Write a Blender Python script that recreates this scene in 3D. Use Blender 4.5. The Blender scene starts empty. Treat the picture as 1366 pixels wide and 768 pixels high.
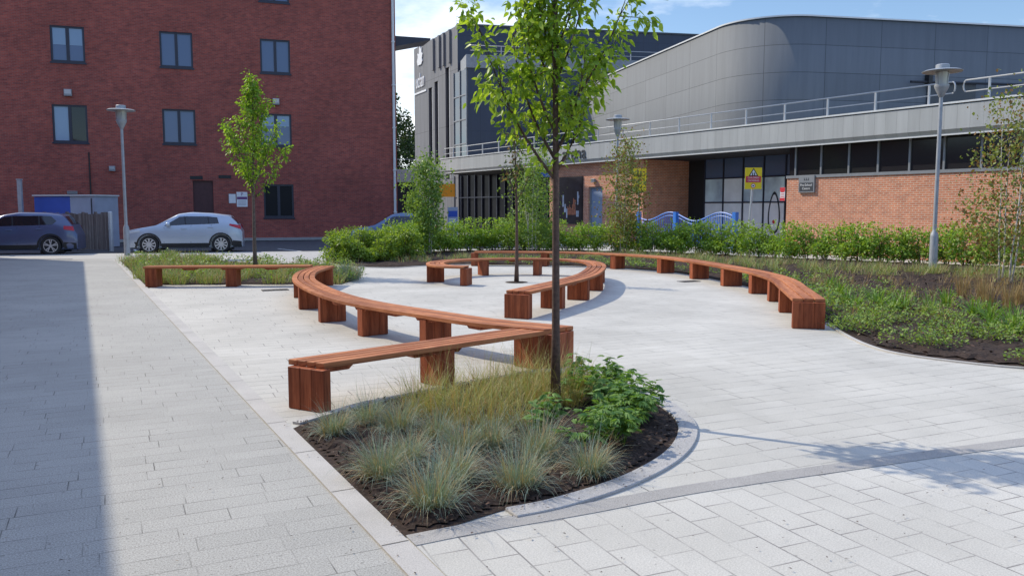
import bpy, math, random
import numpy as np
from mathutils import Vector, Matrix

random.seed(7)
rng = np.random.default_rng(11)
R = math.radians
scene = bpy.context.scene
COL = scene.collection
ROOT = {}

# ------------------------------------------------------------------ camera
CAM_H, FOC, CX, CY, PITCH = 1.75, 1100.0, 683.0, 384.0, math.atan(106 / 1100.0)
cd = bpy.data.cameras.new("camera")
cam = bpy.data.objects.new("camera", cd)
COL.objects.link(cam)
cam.location = (0, 0, CAM_H)
cam.rotation_euler = (math.pi / 2 - PITCH, 0, 0)
cd.sensor_width = 36
cd.lens = 36 * FOC / 1366
cd.clip_end = 2000
scene.camera = cam


def ray(u, v):
    a, b = (u - CX) / FOC, (CY - v) / FOC
    return (a, math.cos(PITCH) + math.sin(PITCH) * b, -math.sin(PITCH) + math.cos(PITCH) * b)


def G(u, v, z=0.0):
    """surveyed point of the photograph on the level z"""
    d = ray(u, v)
    k = (z - CAM_H) / d[2]
    return (d[0] * k, d[1] * k)


def AT(u, v, y):
    d = ray(u, v)
    k = y / d[1]
    return (d[0] * k, y, CAM_H + d[2] * k)


def hit(fr, u, v, o=0.0):
    """(s, z) on a facade plane"""
    (px, py), (dx, dy), (nx, ny) = fr
    d = ray(u, v)
    k = ((px + nx * o) * nx + (py + ny * o) * ny) / (d[0] * nx + d[1] * ny)
    x, y, z = d[0] * k, d[1] * k, CAM_H + d[2] * k
    return ((x - px) * dx + (y - py) * dy, z)


def FP(fr, s, z, o=0.0):
    (px, py), (dx, dy), (nx, ny) = fr
    return (px + dx * s + nx * o, py + dy * s + ny * o, z)


# ------------------------------------------------------------------ objects
def tag(o, label=None, cat=None, group=None, kind=None):
    if label: o["label"] = label
    if cat: o["category"] = cat
    if group: o["group"] = group
    if kind: o["kind"] = kind
    return o


def thing(name, label, cat, loc=(0, 0, 0), rz=0.0, group=None):
    o = bpy.data.objects.new(name, None)
    COL.objects.link(o)
    o.empty_display_size = 0.2
    o.location = loc
    o.rotation_euler = (0, 0, rz)
    ROOT[o.name] = Vector(loc)
    return tag(o, label, cat, group)


def dup(root, loc, rz=0.0, label=None, sc=1.0):
    r = root.copy()
    COL.objects.link(r)
    r.location = loc
    r.rotation_euler = (0, 0, rz)
    r.scale = (sc, sc, sc)
    if label: r["label"] = label
    for ch in list(root.children):
        c = ch.copy()
        COL.objects.link(c)
        c.parent = r
        for g in ch.children:
            d = g.copy()
            COL.objects.link(d)
            d.parent = c
    return r


class MB:
    def __init__(self):
        self.v, self.f, self.uv = [], [], None

    def add(self, vs, fs):
        b = len(self.v)
        self.v += [tuple(p) for p in vs]
        self.f += [tuple(i + b for i in q) for q in fs]
        return self

    def hexa(self, p):
        return self.add(p, [(3, 2, 1, 0), (4, 5, 6, 7), (0, 1, 5, 4), (1, 2, 6, 5), (2, 3, 7, 6), (3, 0, 4, 7)])

    def box(self, c, s, rz=0.0):
        cs, sn = math.cos(rz), math.sin(rz)
        p = []
        for dz in (-.5, .5):
            for dx, dy in ((-.5, -.5), (.5, -.5), (.5, .5), (-.5, .5)):
                x, y = dx * s[0], dy * s[1]
                p.append((c[0] + x * cs - y * sn, c[1] + x * sn + y * cs, c[2] + dz * s[2]))
        return self.hexa(p)

    def fbox(self, fr, s0, s1, z0, z1, o0, o1):
        p = []
        for z in (z0, z1):
            for s, o in ((s0, o0), (s1, o0), (s1, o1), (s0, o1)):
                p.append(FP(fr, s, z, o))
        return self.hexa(p)

    def prism(self, poly, z0, z1):
        n = len(poly)
        a = sum(poly[i][0] * poly[(i + 1) % n][1] - poly[(i + 1) % n][0] * poly[i][1] for i in range(n))
        if a < 0: poly = poly[::-1]
        vs = [(x, y, z0) for x, y in poly] + [(x, y, z1) for x, y in poly]
        fs = [tuple(range(n - 1, -1, -1)), tuple(range(n, 2 * n))]
        fs += [(i, (i + 1) % n, n + (i + 1) % n, n + i) for i in range(n)]
        return self.add(vs, fs)

    def sheet(self, poly, z):
        n = len(poly)
        a = sum(poly[i][0] * poly[(i + 1) % n][1] - poly[(i + 1) % n][0] * poly[i][1] for i in range(n))
        if a < 0: poly = poly[::-1]
        return self.add([(x, y, z) for x, y in poly], [tuple(range(n))])

    def tube(self, pts, rad, n=8):
        pts = [Vector(p) for p in pts]
        if not hasattr(rad, "__len__"): rad = [rad] * len(pts)
        vs, fs = [], []
        for i, p in enumerate(pts):
            t = (pts[min(i + 1, len(pts) - 1)] - pts[max(i - 1, 0)]).normalized()
            a = t.cross(Vector((0, 0, 1)) if abs(t.z) < .9 else Vector((1, 0, 0))).normalized()
            b = t.cross(a)
            for k in range(n):
                an = 2 * math.pi * k / n
                vs.append(p + (a * math.cos(an) + b * math.sin(an)) * rad[i])
        for i in range(len(pts) - 1):
            for k in range(n):
                k2 = (k + 1) % n
                fs.append((i * n + k, (i + 1) * n + k, (i + 1) * n + k2, i * n + k2))
        fs.append(tuple(range(n)))
        fs.append(tuple(range((len(pts) - 1) * n + n - 1, (len(pts) - 1) * n - 1, -1)))
        return self.add(vs, fs)

    def lathe(self, prof, c=(0, 0, 0), n=24, axis="z"):
        vs, fs = [], []
        for r, z in prof:
            for k in range(n):
                a = 2 * math.pi * k / n
                if axis == "z":
                    vs.append((c[0] + r * math.cos(a), c[1] + r * math.sin(a), c[2] + z))
                else:
                    vs.append((c[0] + r * math.cos(a), c[1] + z, c[2] + r * math.sin(a)))
        for i in range(len(prof) - 1):
            for k in range(n):
                k2 = (k + 1) % n
                q = (i * n + k, i * n + k2, (i + 1) * n + k2, (i + 1) * n + k)
                fs.append(q if axis == "z" else q[::-1])
        return self.add(vs, fs)

    def build(self, name, mat, parent=None, org=None, smooth=False, bevel=0.0, world=True):
        off = Vector((0, 0, 0))
        if parent is not None and world: off = ROOT[parent.name]
        if org is not None: off = Vector(org)
        me = bpy.data.meshes.new(name)
        me.from_pydata([(p[0] - off.x, p[1] - off.y, p[2] - off.z) for p in self.v], [], self.f)
        me.update()
        o = bpy.data.objects.new(name, me)
        COL.objects.link(o)
        me.materials.append(mat)
        # box-projected UV in metres (or the given per-vertex UV)
        uvl = me.uv_layers.new(name="UVMap")
        nl = len(me.loops)
        vi = np.empty(nl, dtype=np.int32); me.loops.foreach_get("vertex_index", vi)
        if self.uv is not None:
            uv = np.array(self.uv, dtype=np.float32)[vi]
        else:
            co = np.array(self.v, dtype=np.float64)[vi]
            npoly = len(me.polygons)
            nor = np.empty(npoly * 3); me.polygons.foreach_get("normal", nor); nor = nor.reshape(-1, 3)
            lt = np.empty(npoly, dtype=np.int32); me.polygons.foreach_get("loop_total", lt)
            nn = np.repeat(nor, lt, axis=0)
            flat = np.abs(nn[:, 2]) > .7
            ln = np.maximum(np.hypot(nn[:, 0], nn[:, 1]), 1e-6)
            tx, ty = -nn[:, 1] / ln, nn[:, 0] / ln
            uv = np.stack([np.where(flat, co[:, 0], co[:, 0] * tx + co[:, 1] * ty), np.where(flat, co[:, 1], co[:, 2])], 1).astype(np.float32)
        uvl.data.foreach_set("uv", uv.ravel())
        if smooth:
            me.polygons.foreach_set("use_smooth", [True] * len(me.polygons))
        if bevel:
            m = o.modifiers.new("bevel", "BEVEL")
            m.width = bevel; m.segments = 1; m.limit_method = "ANGLE"; m.angle_limit = R(40)
        if parent is not None:
            o.parent = parent
            ROOT[o.name] = ROOT[parent.name] if world else Vector((0, 0, 0))
        elif org is not None:
            o.location = org
            ROOT[o.name] = Vector(org)
        else:
            ROOT[o.name] = Vector((0, 0, 0))
        return o


def raw_mesh(name, verts, faces, mat, parent=None, smooth=False):
    """numpy verts (n,3), list of (m,k) face arrays, local coordinates"""
    me = bpy.data.meshes.new(name)
    me.vertices.add(len(verts))
    me.vertices.foreach_set("co", np.ascontiguousarray(verts, dtype=np.float32).ravel())
    nl = sum(f.size for f in faces); npoly = sum(len(f) for f in faces)
    me.loops.add(nl); me.polygons.add(npoly)
    me.loops.foreach_set("vertex_index", np.concatenate([f.ravel() for f in faces]).astype(np.int32))
    tot = np.concatenate([np.full(len(f), f.shape[1]) for f in faces])
    st = np.concatenate([[0], np.cumsum(tot)[:-1]]).astype(np.int32)
    me.polygons.foreach_set("loop_start", st)
    try:
        me.polygons.foreach_set("loop_total", tot.astype(np.int32))
    except Exception:
        pass
    me.update(calc_edges=True)
    me.validate()
    me.materials.append(mat)
    if smooth: me.polygons.foreach_set("use_smooth", [True] * len(me.polygons))
    o = bpy.data.objects.new(name, me)
    COL.objects.link(o)
    if parent is not None: o.parent = parent
    ROOT[o.name] = Vector((0, 0, 0))
    return o


# ------------------------------------------------------------------ materials
class NT:
    def __init__(self, name):
        self.m = bpy.data.materials.new(name)
        self.m.use_nodes = True
        self.t = self.m.node_tree
        self.b = self.t.nodes["Principled BSDF"]

    def n(self, typ, **kw):
        x = self.t.nodes.new(typ)
        for k, v in kw.items():
            if k.startswith("i_"):
                x.inputs[k[2:].replace("_", " ")].default_value = v
            else:
                setattr(x, k, v)
        return x

    def l(self, a, b): self.t.links.new(a, b)


def rgba(c): return (c[0], c[1], c[2], 1.0)


def mix(N, fac, a, b, blend="MIX"):
    x = N.n("ShaderNodeMix", data_type="RGBA", blend_type=blend)
    for sock, val in ((x.inputs[0], fac), (x.inputs[6], a), (x.inputs[7], b)):
        if isinstance(val, (int, float)): sock.default_value = val
        elif isinstance(val, tuple): sock.default_value = rgba(val)
        else: N.l(val, sock)
    return x.outputs[2]


def ramp(N, fac, lo, hi, a=0.0, b=1.0):
    x = N.n("ShaderNodeMapRange")
    N.l(fac, x.inputs[0])
    x.inputs[1].default_value, x.inputs[2].default_value = lo, hi
    x.inputs[3].default_value, x.inputs[4].default_value = a, b
    return x.outputs[0]


def noise(N, vec, scale, detail=4, rough=.55):
    x = N.n("ShaderNodeTexNoise")
    x.inputs["Scale"].default_value = scale
    x.inputs["Detail"].default_value = detail
    x.inputs["Roughness"].default_value = rough
    if vec is not None: N.l(vec, x.inputs["Vector"])
    return x.outputs["Fac"]


def bump(N, h, strength, dist=.01):
    x = N.n("ShaderNodeBump")
    x.inputs["Strength"].default_value = strength
    x.inputs["Distance"].default_value = dist
    N.l(h, x.inputs["Height"])
    N.l(x.outputs["Normal"], N.b.inputs["Normal"])


def plain(name, c, rough=.6, metal=0.0, var=.15, scale=6.0, bmp=0.0, spec=.5, coat=0.0):
    N = NT(name)
    tc = N.n("ShaderNodeTexCoord")
    nz = noise(N, tc.outputs["Object"], scale)
    f = ramp(N, nz, .3, .7)
    N.l(mix(N, f, tuple(x * (1 - var) for x in c), tuple(min(1, x * (1 + var)) for x in c)), N.b.inputs["Base Color"])
    N.b.inputs["Roughness"].default_value = rough
    N.b.inputs["Metallic"].default_value = metal
    N.b.inputs["Specular IOR Level"].default_value = spec
    N.b.inputs["Coat Weight"].default_value = coat
    N.b.inputs["Coat Roughness"].default_value = .05
    if bmp: bump(N, nz, bmp)
    return N.m


def brickmat(name, c1, c2, mortar, w=.225, h=.075, ms=.010, stain=.35):
    N = NT(name)
    uv = N.n("ShaderNodeTexCoord").outputs["UV"]
    b = N.n("ShaderNodeTexBrick")
    N.l(uv, b.inputs["Vector"])
    b.inputs["Color1"].default_value = rgba(c1); b.inputs["Color2"].default_value = rgba(c2)
    b.inputs["Mortar"].default_value = rgba(mortar)
    b.inputs["Scale"].default_value = 1.0
    b.inputs["Mortar Size"].default_value = ms
    b.inputs["Mortar Smooth"].default_value = .1
    b.inputs["Brick Width"].default_value = w; b.inputs["Row Height"].default_value = h
    big = ramp(N, noise(N, uv, .35, 5, .6), .3, .7)
    mid = ramp(N, noise(N, uv, 3.0, 4, .6), .3, .7)
    c = mix(N, big, mix(N, 1.0, b.outputs["Color"], (1 - stain, 1 - stain, 1 - stain), "MULTIPLY"), b.outputs["Color"])
    c = mix(N, mid, mix(N, 1.0, c, (.70, .72, .76), "MULTIPLY"), c)
    # courses of darker brick here and there
    mp = N.n("ShaderNodeMapping"); N.l(uv, mp.inputs[0]); mp.inputs["Scale"].default_value = (.35, 9, 1)
    st = ramp(N, noise(N, mp.outputs[0], 1.0, 3, .6), .5, .72)
    c = mix(N, st, c, mix(N, 1.0, c, (.86, .86, .88), "MULTIPLY"))
    N.l(c, N.b.inputs["Base Color"])
    N.b.inputs["Roughness"].default_value = .85
    inv = N.n("ShaderNodeMath", operation="SUBTRACT"); inv.inputs[0].default_value = 1.0
    N.l(b.outputs["Fac"], inv.inputs[1])
    bump(N, inv.outputs[0], .5, .006)
    return N.m


def paver(name, c1, c2, joint, w, h, rotdeg, ms=.005, offset=.5, speck=.25, jlo=.42, jhi=.6, big=.12, rnd=False):
    N = NT(name)
    tc = N.n("ShaderNodeTexCoord").outputs["UV"]
    mp = N.n("ShaderNodeMapping"); N.l(tc, mp.inputs[0]); mp.inputs["Rotation"].default_value = (0, 0, R(-rotdeg))
    vec = mp.outputs[0]
    # laid by hand: tiny wander of the joints
    wob = N.n("ShaderNodeTexNoise"); wob.inputs["Scale"].default_value = 1.3; wob.inputs["Detail"].default_value = 1
    N.l(vec, wob.inputs["Vector"])
    sub = N.n("ShaderNodeVectorMath", operation="SUBTRACT"); N.l(wob.outputs["Color"], sub.inputs[0]); sub.inputs[1].default_value = (.5, .5, .5)
    scl = N.n("ShaderNodeVectorMath", operation="SCALE"); N.l(sub.outputs[0], scl.inputs[0]); scl.inputs["Scale"].default_value = .012
    add = N.n("ShaderNodeVectorMath", operation="ADD"); N.l(vec, add.inputs[0]); N.l(scl.outputs[0], add.inputs[1])
    if rnd:
        # shift every row by its own amount
        sep = N.n("ShaderNodeSeparateXYZ"); N.l(add.outputs[0], sep.inputs[0])
        dv = N.n("ShaderNodeMath", operation="DIVIDE"); N.l(sep.outputs[1], dv.inputs[0]); dv.inputs[1].default_value = h
        fl = N.n("ShaderNodeMath", operation="FLOOR"); N.l(dv.outputs[0], fl.inputs[0])
        wn = N.n("ShaderNodeTexWhiteNoise", noise_dimensions="1D"); N.l(fl.outputs[0], wn.inputs["W"])
        ml = N.n("ShaderNodeMath", operation="MULTIPLY"); N.l(wn.outputs["Value"], ml.inputs[0]); ml.inputs[1].default_value = w
        ad = N.n("ShaderNodeMath", operation="ADD"); N.l(sep.outputs[0], ad.inputs[0]); N.l(ml.outputs[0], ad.inputs[1])
        cb = N.n("ShaderNodeCombineXYZ"); N.l(ad.outputs[0], cb.inputs[0]); N.l(sep.outputs[1], cb.inputs[1])
        src = cb.outputs[0]; offset = 0.0
    else:
        src = add.outputs[0]
    b = N.n("ShaderNodeTexBrick"); b.offset = offset
    N.l(src, b.inputs["Vector"])
    b.inputs["Color1"].default_value = rgba(c1); b.inputs["Color2"].default_value = rgba(c2)
    b.inputs["Mortar"].default_value = rgba(c1)
    b.inputs["Scale"].default_value = 1.0; b.inputs["Mortar Size"].default_value = ms; b.inputs["Mortar Smooth"].default_value = .2
    b.inputs["Brick Width"].default_value = w; b.inputs["Row Height"].default_value = h
    jn = ramp(N, noise(N, vec, 2.3, 3, .6), jlo, jhi, .12, 1.0)
    jm = N.n("ShaderNodeMath", operation="MULTIPLY"); N.l(b.outputs["Fac"], jm.inputs[0]); N.l(jn, jm.inputs[1])
    sp = noise(N, vec, 105, 3, .8)
    sp2 = ramp(N, sp, .35, .65, 1 - speck, 1 + speck * .35)
    bg = ramp(N, noise(N, vec, .55, 5, .62), .3, .7, 1 - big, 1 + big * .4)
    m1 = N.n("ShaderNodeMath", operation="MULTIPLY"); N.l(sp2, m1.inputs[0]); N.l(bg, m1.inputs[1])
    blot = ramp(N, noise(N, vec, 7.0, 4, .7), .60, .78, 1.0, .88)
    spot = ramp(N, noise(N, vec, 26, 1, .4), .735, .76, 1.0, .70)
    stn = ramp(N, noise(N, vec, 1.9, 6, .72), .56, .74, 1.0, .92)
    m3 = N.n("ShaderNodeMath", operation="MULTIPLY"); N.l(spot, m3.inputs[0]); N.l(stn, m3.inputs[1])
    m4 = N.n("ShaderNodeMath", operation="MULTIPLY"); N.l(m3.outputs[0], m4.inputs[0]); N.l(blot, m4.inputs[1])
    m2 = N.n("ShaderNodeMath", operation="MULTIPLY"); N.l(m1.outputs[0], m2.inputs[0]); N.l(m4.outputs[0], m2.inputs[1])
    sc = N.n("ShaderNodeVectorMath", operation="SCALE"); N.l(b.outputs["Color"], sc.inputs[0]); N.l(m2.outputs[0], sc.inputs["Scale"])
    c = mix(N, jm.outputs[0], sc.outputs[0], joint)
    N.l(c, N.b.inputs["Base Color"])
    N.b.inputs["Roughness"].default_value = .75
    N.b.inputs["Specular IOR Level"].default_value = .35
    hh = N.n("ShaderNodeMath", operation="MULTIPLY_ADD"); N.l(jm.outputs[0], hh.inputs[0]); hh.inputs[1].default_value = -1.0; N.l(sp, hh.inputs[2])
    bump(N, hh.outputs[0], .25, .004)
    return N.m


def granite(name, c, speck=.3):
    N = NT(name)
    v = N.n("ShaderNodeTexCoord").outputs["Object"]
    sp = ramp(N, noise(N, v, 130, 2, .7), .35, .65, 1 - speck, 1 + speck * .3)
    bg = ramp(N, noise(N, v, 1.6, 5, .65), .3, .7, .85, 1.05)
    m = N.n("ShaderNodeMath", operation="MULTIPLY"); N.l(sp, m.inputs[0]); N.l(bg, m.inputs[1])
    s = N.n("ShaderNodeVectorMath", operation="SCALE"); s.inputs[0].default_value = c; N.l(m.outputs[0], s.inputs["Scale"])
    N.l(s.outputs[0], N.b.inputs["Base Color"])
    N.b.inputs["Roughness"].default_value = .8
    bump(N, sp, .15, .003)
    return N.m


def woodmat(name, c, dark, upright=False):
    N = NT(name)
    v = N.n("ShaderNodeTexCoord").outputs["UV"]
    mp = N.n("ShaderNodeMapping"); N.l(v, mp.inputs[0])
    mp.inputs["Scale"].default_value = (24, 1.3, 1) if upright else (1.3, 24, 1)
    g = noise(N, mp.outputs[0], 3.0, 6, .62)
    mp2 = N.n("ShaderNodeMapping"); N.l(v, mp2.inputs[0])
    mp2.inputs["Scale"].default_value = (9, .25, 1) if upright else (.25, 9, 1)
    pl = noise(N, mp2.outputs[0], 1.0, 1, .5)
    f = ramp(N, g, .3, .7)
    col = mix(N, f, dark, c)
    col = mix(N, ramp(N, pl, .42, .58), mix(N, 1.0, col, (.60, .55, .54), "MULTIPLY"), col)
    wx = ramp(N, noise(N, v, 1.7, 4, .6), .5, .75, 0, .22)
    col = mix(N, wx, col, (c[0] * 1.05, c[1] * 1.35, c[2] * 1.6))
    N.l(col, N.b.inputs["Base Color"])
    N.b.inputs["Roughness"].default_value = .62
    N.b.inputs["Specular IOR Level"].default_value = .22
    bump(N, g, .25, .003)
    return N.m


def leafmat(name, dark, light, trans=.35, rough=.45, dry=None, dryamt=0.0):
    N = NT(name)
    ge = N.n("ShaderNodeNewGeometry")
    rp = ge.outputs["Random Per Island"]
    c = mix(N, rp, dark, light)
    if dry:
        wn = N.n("ShaderNodeTexWhiteNoise", noise_dimensions="1D"); N.l(rp, wn.inputs["W"])
        c = mix(N, ramp(N, wn.outputs["Value"], 1 - dryamt - .02, 1 - dryamt + .02), c, dry)
    N.l(c, N.b.inputs["Base Color"])
    N.b.inputs["Roughness"].default_value = rough
    N.b.inputs["Specular IOR Level"].default_value = .35
    tr = N.n("ShaderNodeBsdfTranslucent")
    N.l(mix(N, 1.0, c, (1.5, 1.45, .6), "MULTIPLY"), tr.inputs["Color"])
    ms = N.n("ShaderNodeMixShader"); ms.inputs[0].default_value = trans
    N.l(N.b.outputs[0], ms.inputs[1]); N.l(tr.outputs[0], ms.inputs[2])
    N.l(ms.outputs[0], N.t.nodes["Material Output"].inputs["Surface"])
    return N.m


def bladesmat(name, dark, light, dry, dryamt):
    return leafmat(name, dark, light, .2, .6, dry, dryamt)


def glassmat(name, c, rough=.06, spec=.6):
    N = NT(name)
    N.b.inputs["Base Color"].default_value = rgba(c)
    N.b.inputs["Roughness"].default_value = rough
    N.b.inputs["Specular IOR Level"].default_value = spec
    return N.m


def panelmat(name, c, w, h, ms=.012, offset=0.0, line=.45, rough=.5, var=.06, metal=0.0):
    N = NT(name)
    uv = N.n("ShaderNodeTexCoord").outputs["UV"]
    b = N.n("ShaderNodeTexBrick"); b.offset = offset
    N.l(uv, b.inputs["Vector"])
    b.inputs["Color1"].default_value = rgba(tuple(x * (1 - var) for x in c)); b.inputs["Color2"].default_value = rgba(tuple(x * (1 + var) for x in c))
    b.inputs["Mortar"].default_value = rgba(tuple(x * line for x in c))
    b.inputs["Scale"].default_value = 1.0; b.inputs["Mortar Size"].default_value = ms; b.inputs["Mortar Smooth"].default_value = .1
    b.inputs["Brick Width"].default_value = w; b.inputs["Row Height"].default_value = h
    mp = N.n("ShaderNodeMapping"); N.l(uv, mp.inputs[0]); mp.inputs["Scale"].default_value = (3, .25, 1)
    st = ramp(N, noise(N, mp.outputs[0], 1.0, 5, .65), .3, .75, .86, 1.06)
    s = N.n("ShaderNodeVectorMath", operation="SCALE"); N.l(b.outputs["Color"], s.inputs[0]); N.l(st, s.inputs["Scale"])
    N.l(s.outputs[0], N.b.inputs["Base Color"])
    N.b.inputs["Roughness"].default_value = rough
    N.b.inputs["Metallic"].default_value = metal
    inv = N.n("ShaderNodeMath", operation="SUBTRACT"); inv.inputs[0].default_value = 1.0; N.l(b.outputs["Fac"], inv.inputs[1])
    bump(N, inv.outputs[0], .4, .01)
    return N.m


M = {}
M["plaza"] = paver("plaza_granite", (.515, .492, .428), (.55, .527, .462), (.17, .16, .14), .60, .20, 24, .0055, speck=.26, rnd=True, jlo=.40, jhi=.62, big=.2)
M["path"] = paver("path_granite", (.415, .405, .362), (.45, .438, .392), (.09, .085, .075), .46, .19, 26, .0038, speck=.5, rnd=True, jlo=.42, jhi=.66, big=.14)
M["fore"] = paver("slab_granite", (.525, .503, .44), (.555, .533, .47), (.22, .205, .185), .32, .21, 114, .0055, offset=.5, speck=.26, jlo=.36, jhi=.6, big=.18)
M["far_paving"] = paver("far_paving", (.44, .425, .385), (.49, .475, .43), (.25, .24, .23), .6, .3, 20, .006, speck=.2)
M["kerb"] = granite("kerb_granite", (.48, .455, .41), .25)
M["band"] = granite("band_granite", (.38, .362, .33), .35)
M["edging"] = granite("edging_granite", (.42, .405, .38), .35)
M["asphalt"] = plain("asphalt", (.055, .056, .06), .9, var=.3, scale=3, bmp=.1)
M["road_line"] = plain("road_line", (.6, .6, .58), .8, var=.2, scale=8)
M["soil"] = plain("soil", (.042, .028, .021), .95, var=.55, scale=34, bmp=.9, spec=.2)
M["bark_mulch"] = leafmat("bark_mulch", (.03, .018, .013), (.10, .06, .042), .0, .9, (.22, .16, .11), .08)
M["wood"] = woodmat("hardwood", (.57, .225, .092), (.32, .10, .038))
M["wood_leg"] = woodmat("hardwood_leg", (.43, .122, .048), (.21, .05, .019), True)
M["grey_wood"] = woodmat("weathered_wood", (.30, .25, .22), (.17, .14, .125), True)
M["brick_dark"] = brickmat("dark_red_brick", (.52, .112, .074), (.33, .070, .054), (.34, .16, .125), stain=.30)
M["brick_orange"] = brickmat("orange_brick", (.74, .27, .135), (.62, .205, .10), (.72, .52, .38), ms=.012, stain=.12)
M["fascia"] = panelmat("fascia_zinc", (.40, .41, .40), .42, 3.0, .008, line=.75)
M["drum"] = panelmat("drum_panels", (.135, .146, .155), 2.8, 1.22, .014, line=.45, rough=.75)
M["tower"] = panelmat("tower_cladding", (.185, .187, .195), .9, 4.0, .02, line=.5, rough=.7)
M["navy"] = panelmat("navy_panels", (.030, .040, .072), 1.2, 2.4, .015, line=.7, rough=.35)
M["trim"] = plain("pale_trim", (.62, .63, .62), .5, var=.05)
M["steel"] = plain("galvanised_steel", (.52, .54, .55), .45, .35, .08, 10)
M["lamp_steel"] = plain("lamp_steel", (.36, .38, .40), .5, .3, .12, 7)
M["rail"] = plain("rail_steel", (.40, .41, .42), .4, .2, .05)
M["dark_frame"] = plain("navy_frame", (.020, .024, .045), .4, 0, .1)
M["grey_frame"] = plain("grey_frame", (.22, .23, .24), .5, 0, .1)
M["glass_blind"] = glassmat("blind_glass", (.105, .15, .25), .12)
M["glass_pale"] = glassmat("pale_blind_glass", (.22, .32, .44), .12)
M["glass_dark"] = glassmat("dark_glass", (.012, .014, .018), .05)
M["glass_strip"] = glassmat("smoked_glass", (.022, .022, .024), .12, .4)
M["dim_glass"] = glassmat("dim_glass", (.012, .013, .017), .35, .15)
M["glass_tower"] = glassmat("tower_glass", (.045, .07, .095), .04, 1.0)
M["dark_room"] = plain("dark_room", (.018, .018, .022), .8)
M["white"] = plain("white_paint", (.75, .75, .74), .5, var=.05)
M["black"] = plain("black_plastic", (.015, .015, .017), .5)
M["rubber"] = plain("tyre_rubber", (.018, .018, .019), .8)
M["alloy"] = plain("wheel_alloy", (.62, .63, .64), .3, .6, .04)
M["silver_paint"] = plain("silver_paint", (.42, .48, .56), .32, .25, .03, 2, coat=.7)
M["violet_paint"] = plain("violet_grey_paint", (.085, .11, .21), .3, .25, .05, 2, coat=.8)
M["blue_paint"] = plain("dark_blue_paint", (.10, .15, .25), .3, .3, .05, 2, coat=.8)
M["car_glass"] = glassmat("car_glass", (.012, .014, .018), .04, .7)
M["red_lamp"] = glassmat("red_lamp", (.45, .02, .04), .15)
M["clear_lamp"] = glassmat("clear_lamp", (.55, .58, .6), .1, .8)
M["blue_board"] = plain("blue_board", (.03, .085, .42), .5, 0, .12, 2)
M["pale_board"] = plain("pale_board", (.34, .37, .44), .6, 0, .1, 2)
M["blue_rail"] = plain("blue_rail", (.045, .19, .60), .45, 0, .08)
M["yellow"] = plain("yellow_sign", (.85, .62, .01), .5, 0, .04)
M["amber"] = plain("amber_sign", (.75, .30, .02), .5, 0, .06)
M["red"] = plain("red_sign", (.60, .035, .05), .5, 0, .05)
M["sign_grey"] = plain("sign_grey", (.24, .25, .26), .45, 0, .05)
M["sign_dark"] = plain("sign_dark", (.055, .06, .068), .45, 0, .05)
M["poster"] = plain("poster_dark", (.018, .017, .024), .3, 0, .6, 2)
M["poster_pale"] = plain("poster_pale", (.42, .47, .55), .4, 0, .4, 5)
M["poster_warm"] = plain("poster_warm", (.38, .13, .07), .4, 0, .5, 6)
M["door_blue"] = plain("door_blue", (.24, .30, .40), .5, 0, .08, 2)
M["vinyl"] = plain("cloud_vinyl", (.55, .66, .82), .35, 0, .45, .8)
M["vinyl_white"] = plain("white_vinyl", (.82, .83, .85), .4, 0, .08, 2)
M["vinyl_ink"] = plain("vinyl_ink", (.018, .02, .03), .4)
M["cast_iron"] = plain("cast_iron", (.055, .05, .046), .7, .3, .3, 30)
M["bark"] = plain("cherry_bark", (.095, .058, .042), .8, 0, .4, 30, .5)
M["bark_thin"] = plain("young_bark", (.14, .105, .08), .85, 0, .4, 25, .4)
M["birch"] = plain("birch_bark", (.66, .62, .55), .8, 0, .45, 14, .3)
M["leaf_fg"] = leafmat("cherry_leaf", (0.123, 0.230, 0.025), (0.370, 0.508, 0.062), .45, .38)
M["leaf_young"] = leafmat("maple_leaf", (.12, .235, .018), (.29, .44, .05), .45, .45)
M["leaf_birch"] = leafmat("birch_leaf", (0.106, 0.194, 0.043), (0.275, 0.400, 0.094), .35, .5)
M["leaf_brown"] = leafmat("tired_birch_leaf", (0.119, 0.175, 0.043), (0.300, 0.338, 0.094), .3, .55, (.22, .13, .05), .3)
M["leaf_sparse"] = leafmat("sparse_leaf", (0.042, 0.072, 0.018), (0.108, 0.156, 0.036), .3, .5, (.20, .13, .06), .25)
M["leaf_hedge"] = leafmat("hornbeam_leaf", (0.138, 0.256, 0.035), (0.373, 0.528, 0.081), .35, .42)
M["leaf_hedge_lit"] = leafmat("sunlit_hornbeam_leaf", (0.13, 0.22, 0.026), (0.29, 0.4, 0.065), .4, .42)  # hornbeam leaf copy with the clump's sunlit tone put in its colour
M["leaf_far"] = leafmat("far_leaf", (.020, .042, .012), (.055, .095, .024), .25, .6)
M["leaf_perennial"] = leafmat("perennial_leaf", (0.085, 0.185, 0.04), (0.21, 0.35, 0.085), .35, .6)
M["leaf_cover"] = leafmat("cover_leaf", (0.109, 0.197, 0.038), (0.301, 0.419, 0.084), .3, .5, (.13, .09, .05), .12)
M["leaf_lily"] = leafmat("lily_leaf", (0.085, 0.182, 0.026), (0.195, 0.325, 0.052), .35, .45)
M["fescue"] = bladesmat("blue_fescue", (0.138, 0.199, 0.144), (0.330, 0.413, 0.323), (.42, .31, .17), .30)
M["golden"] = bladesmat("golden_grass", (0.216, 0.240, 0.068), (0.423, 0.430, 0.150), (.45, .30, .12), .3)
M["straw"] = bladesmat("straw_grass", (0.240, 0.180, 0.084), (0.480, 0.360, 0.180), (.36, .22, .10), .3)
M["mixed_grass"] = bladesmat("mixed_grass", (0.144, 0.228, 0.057), (0.324, 0.425, 0.127), (.42, .32, .16), .35)
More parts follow.
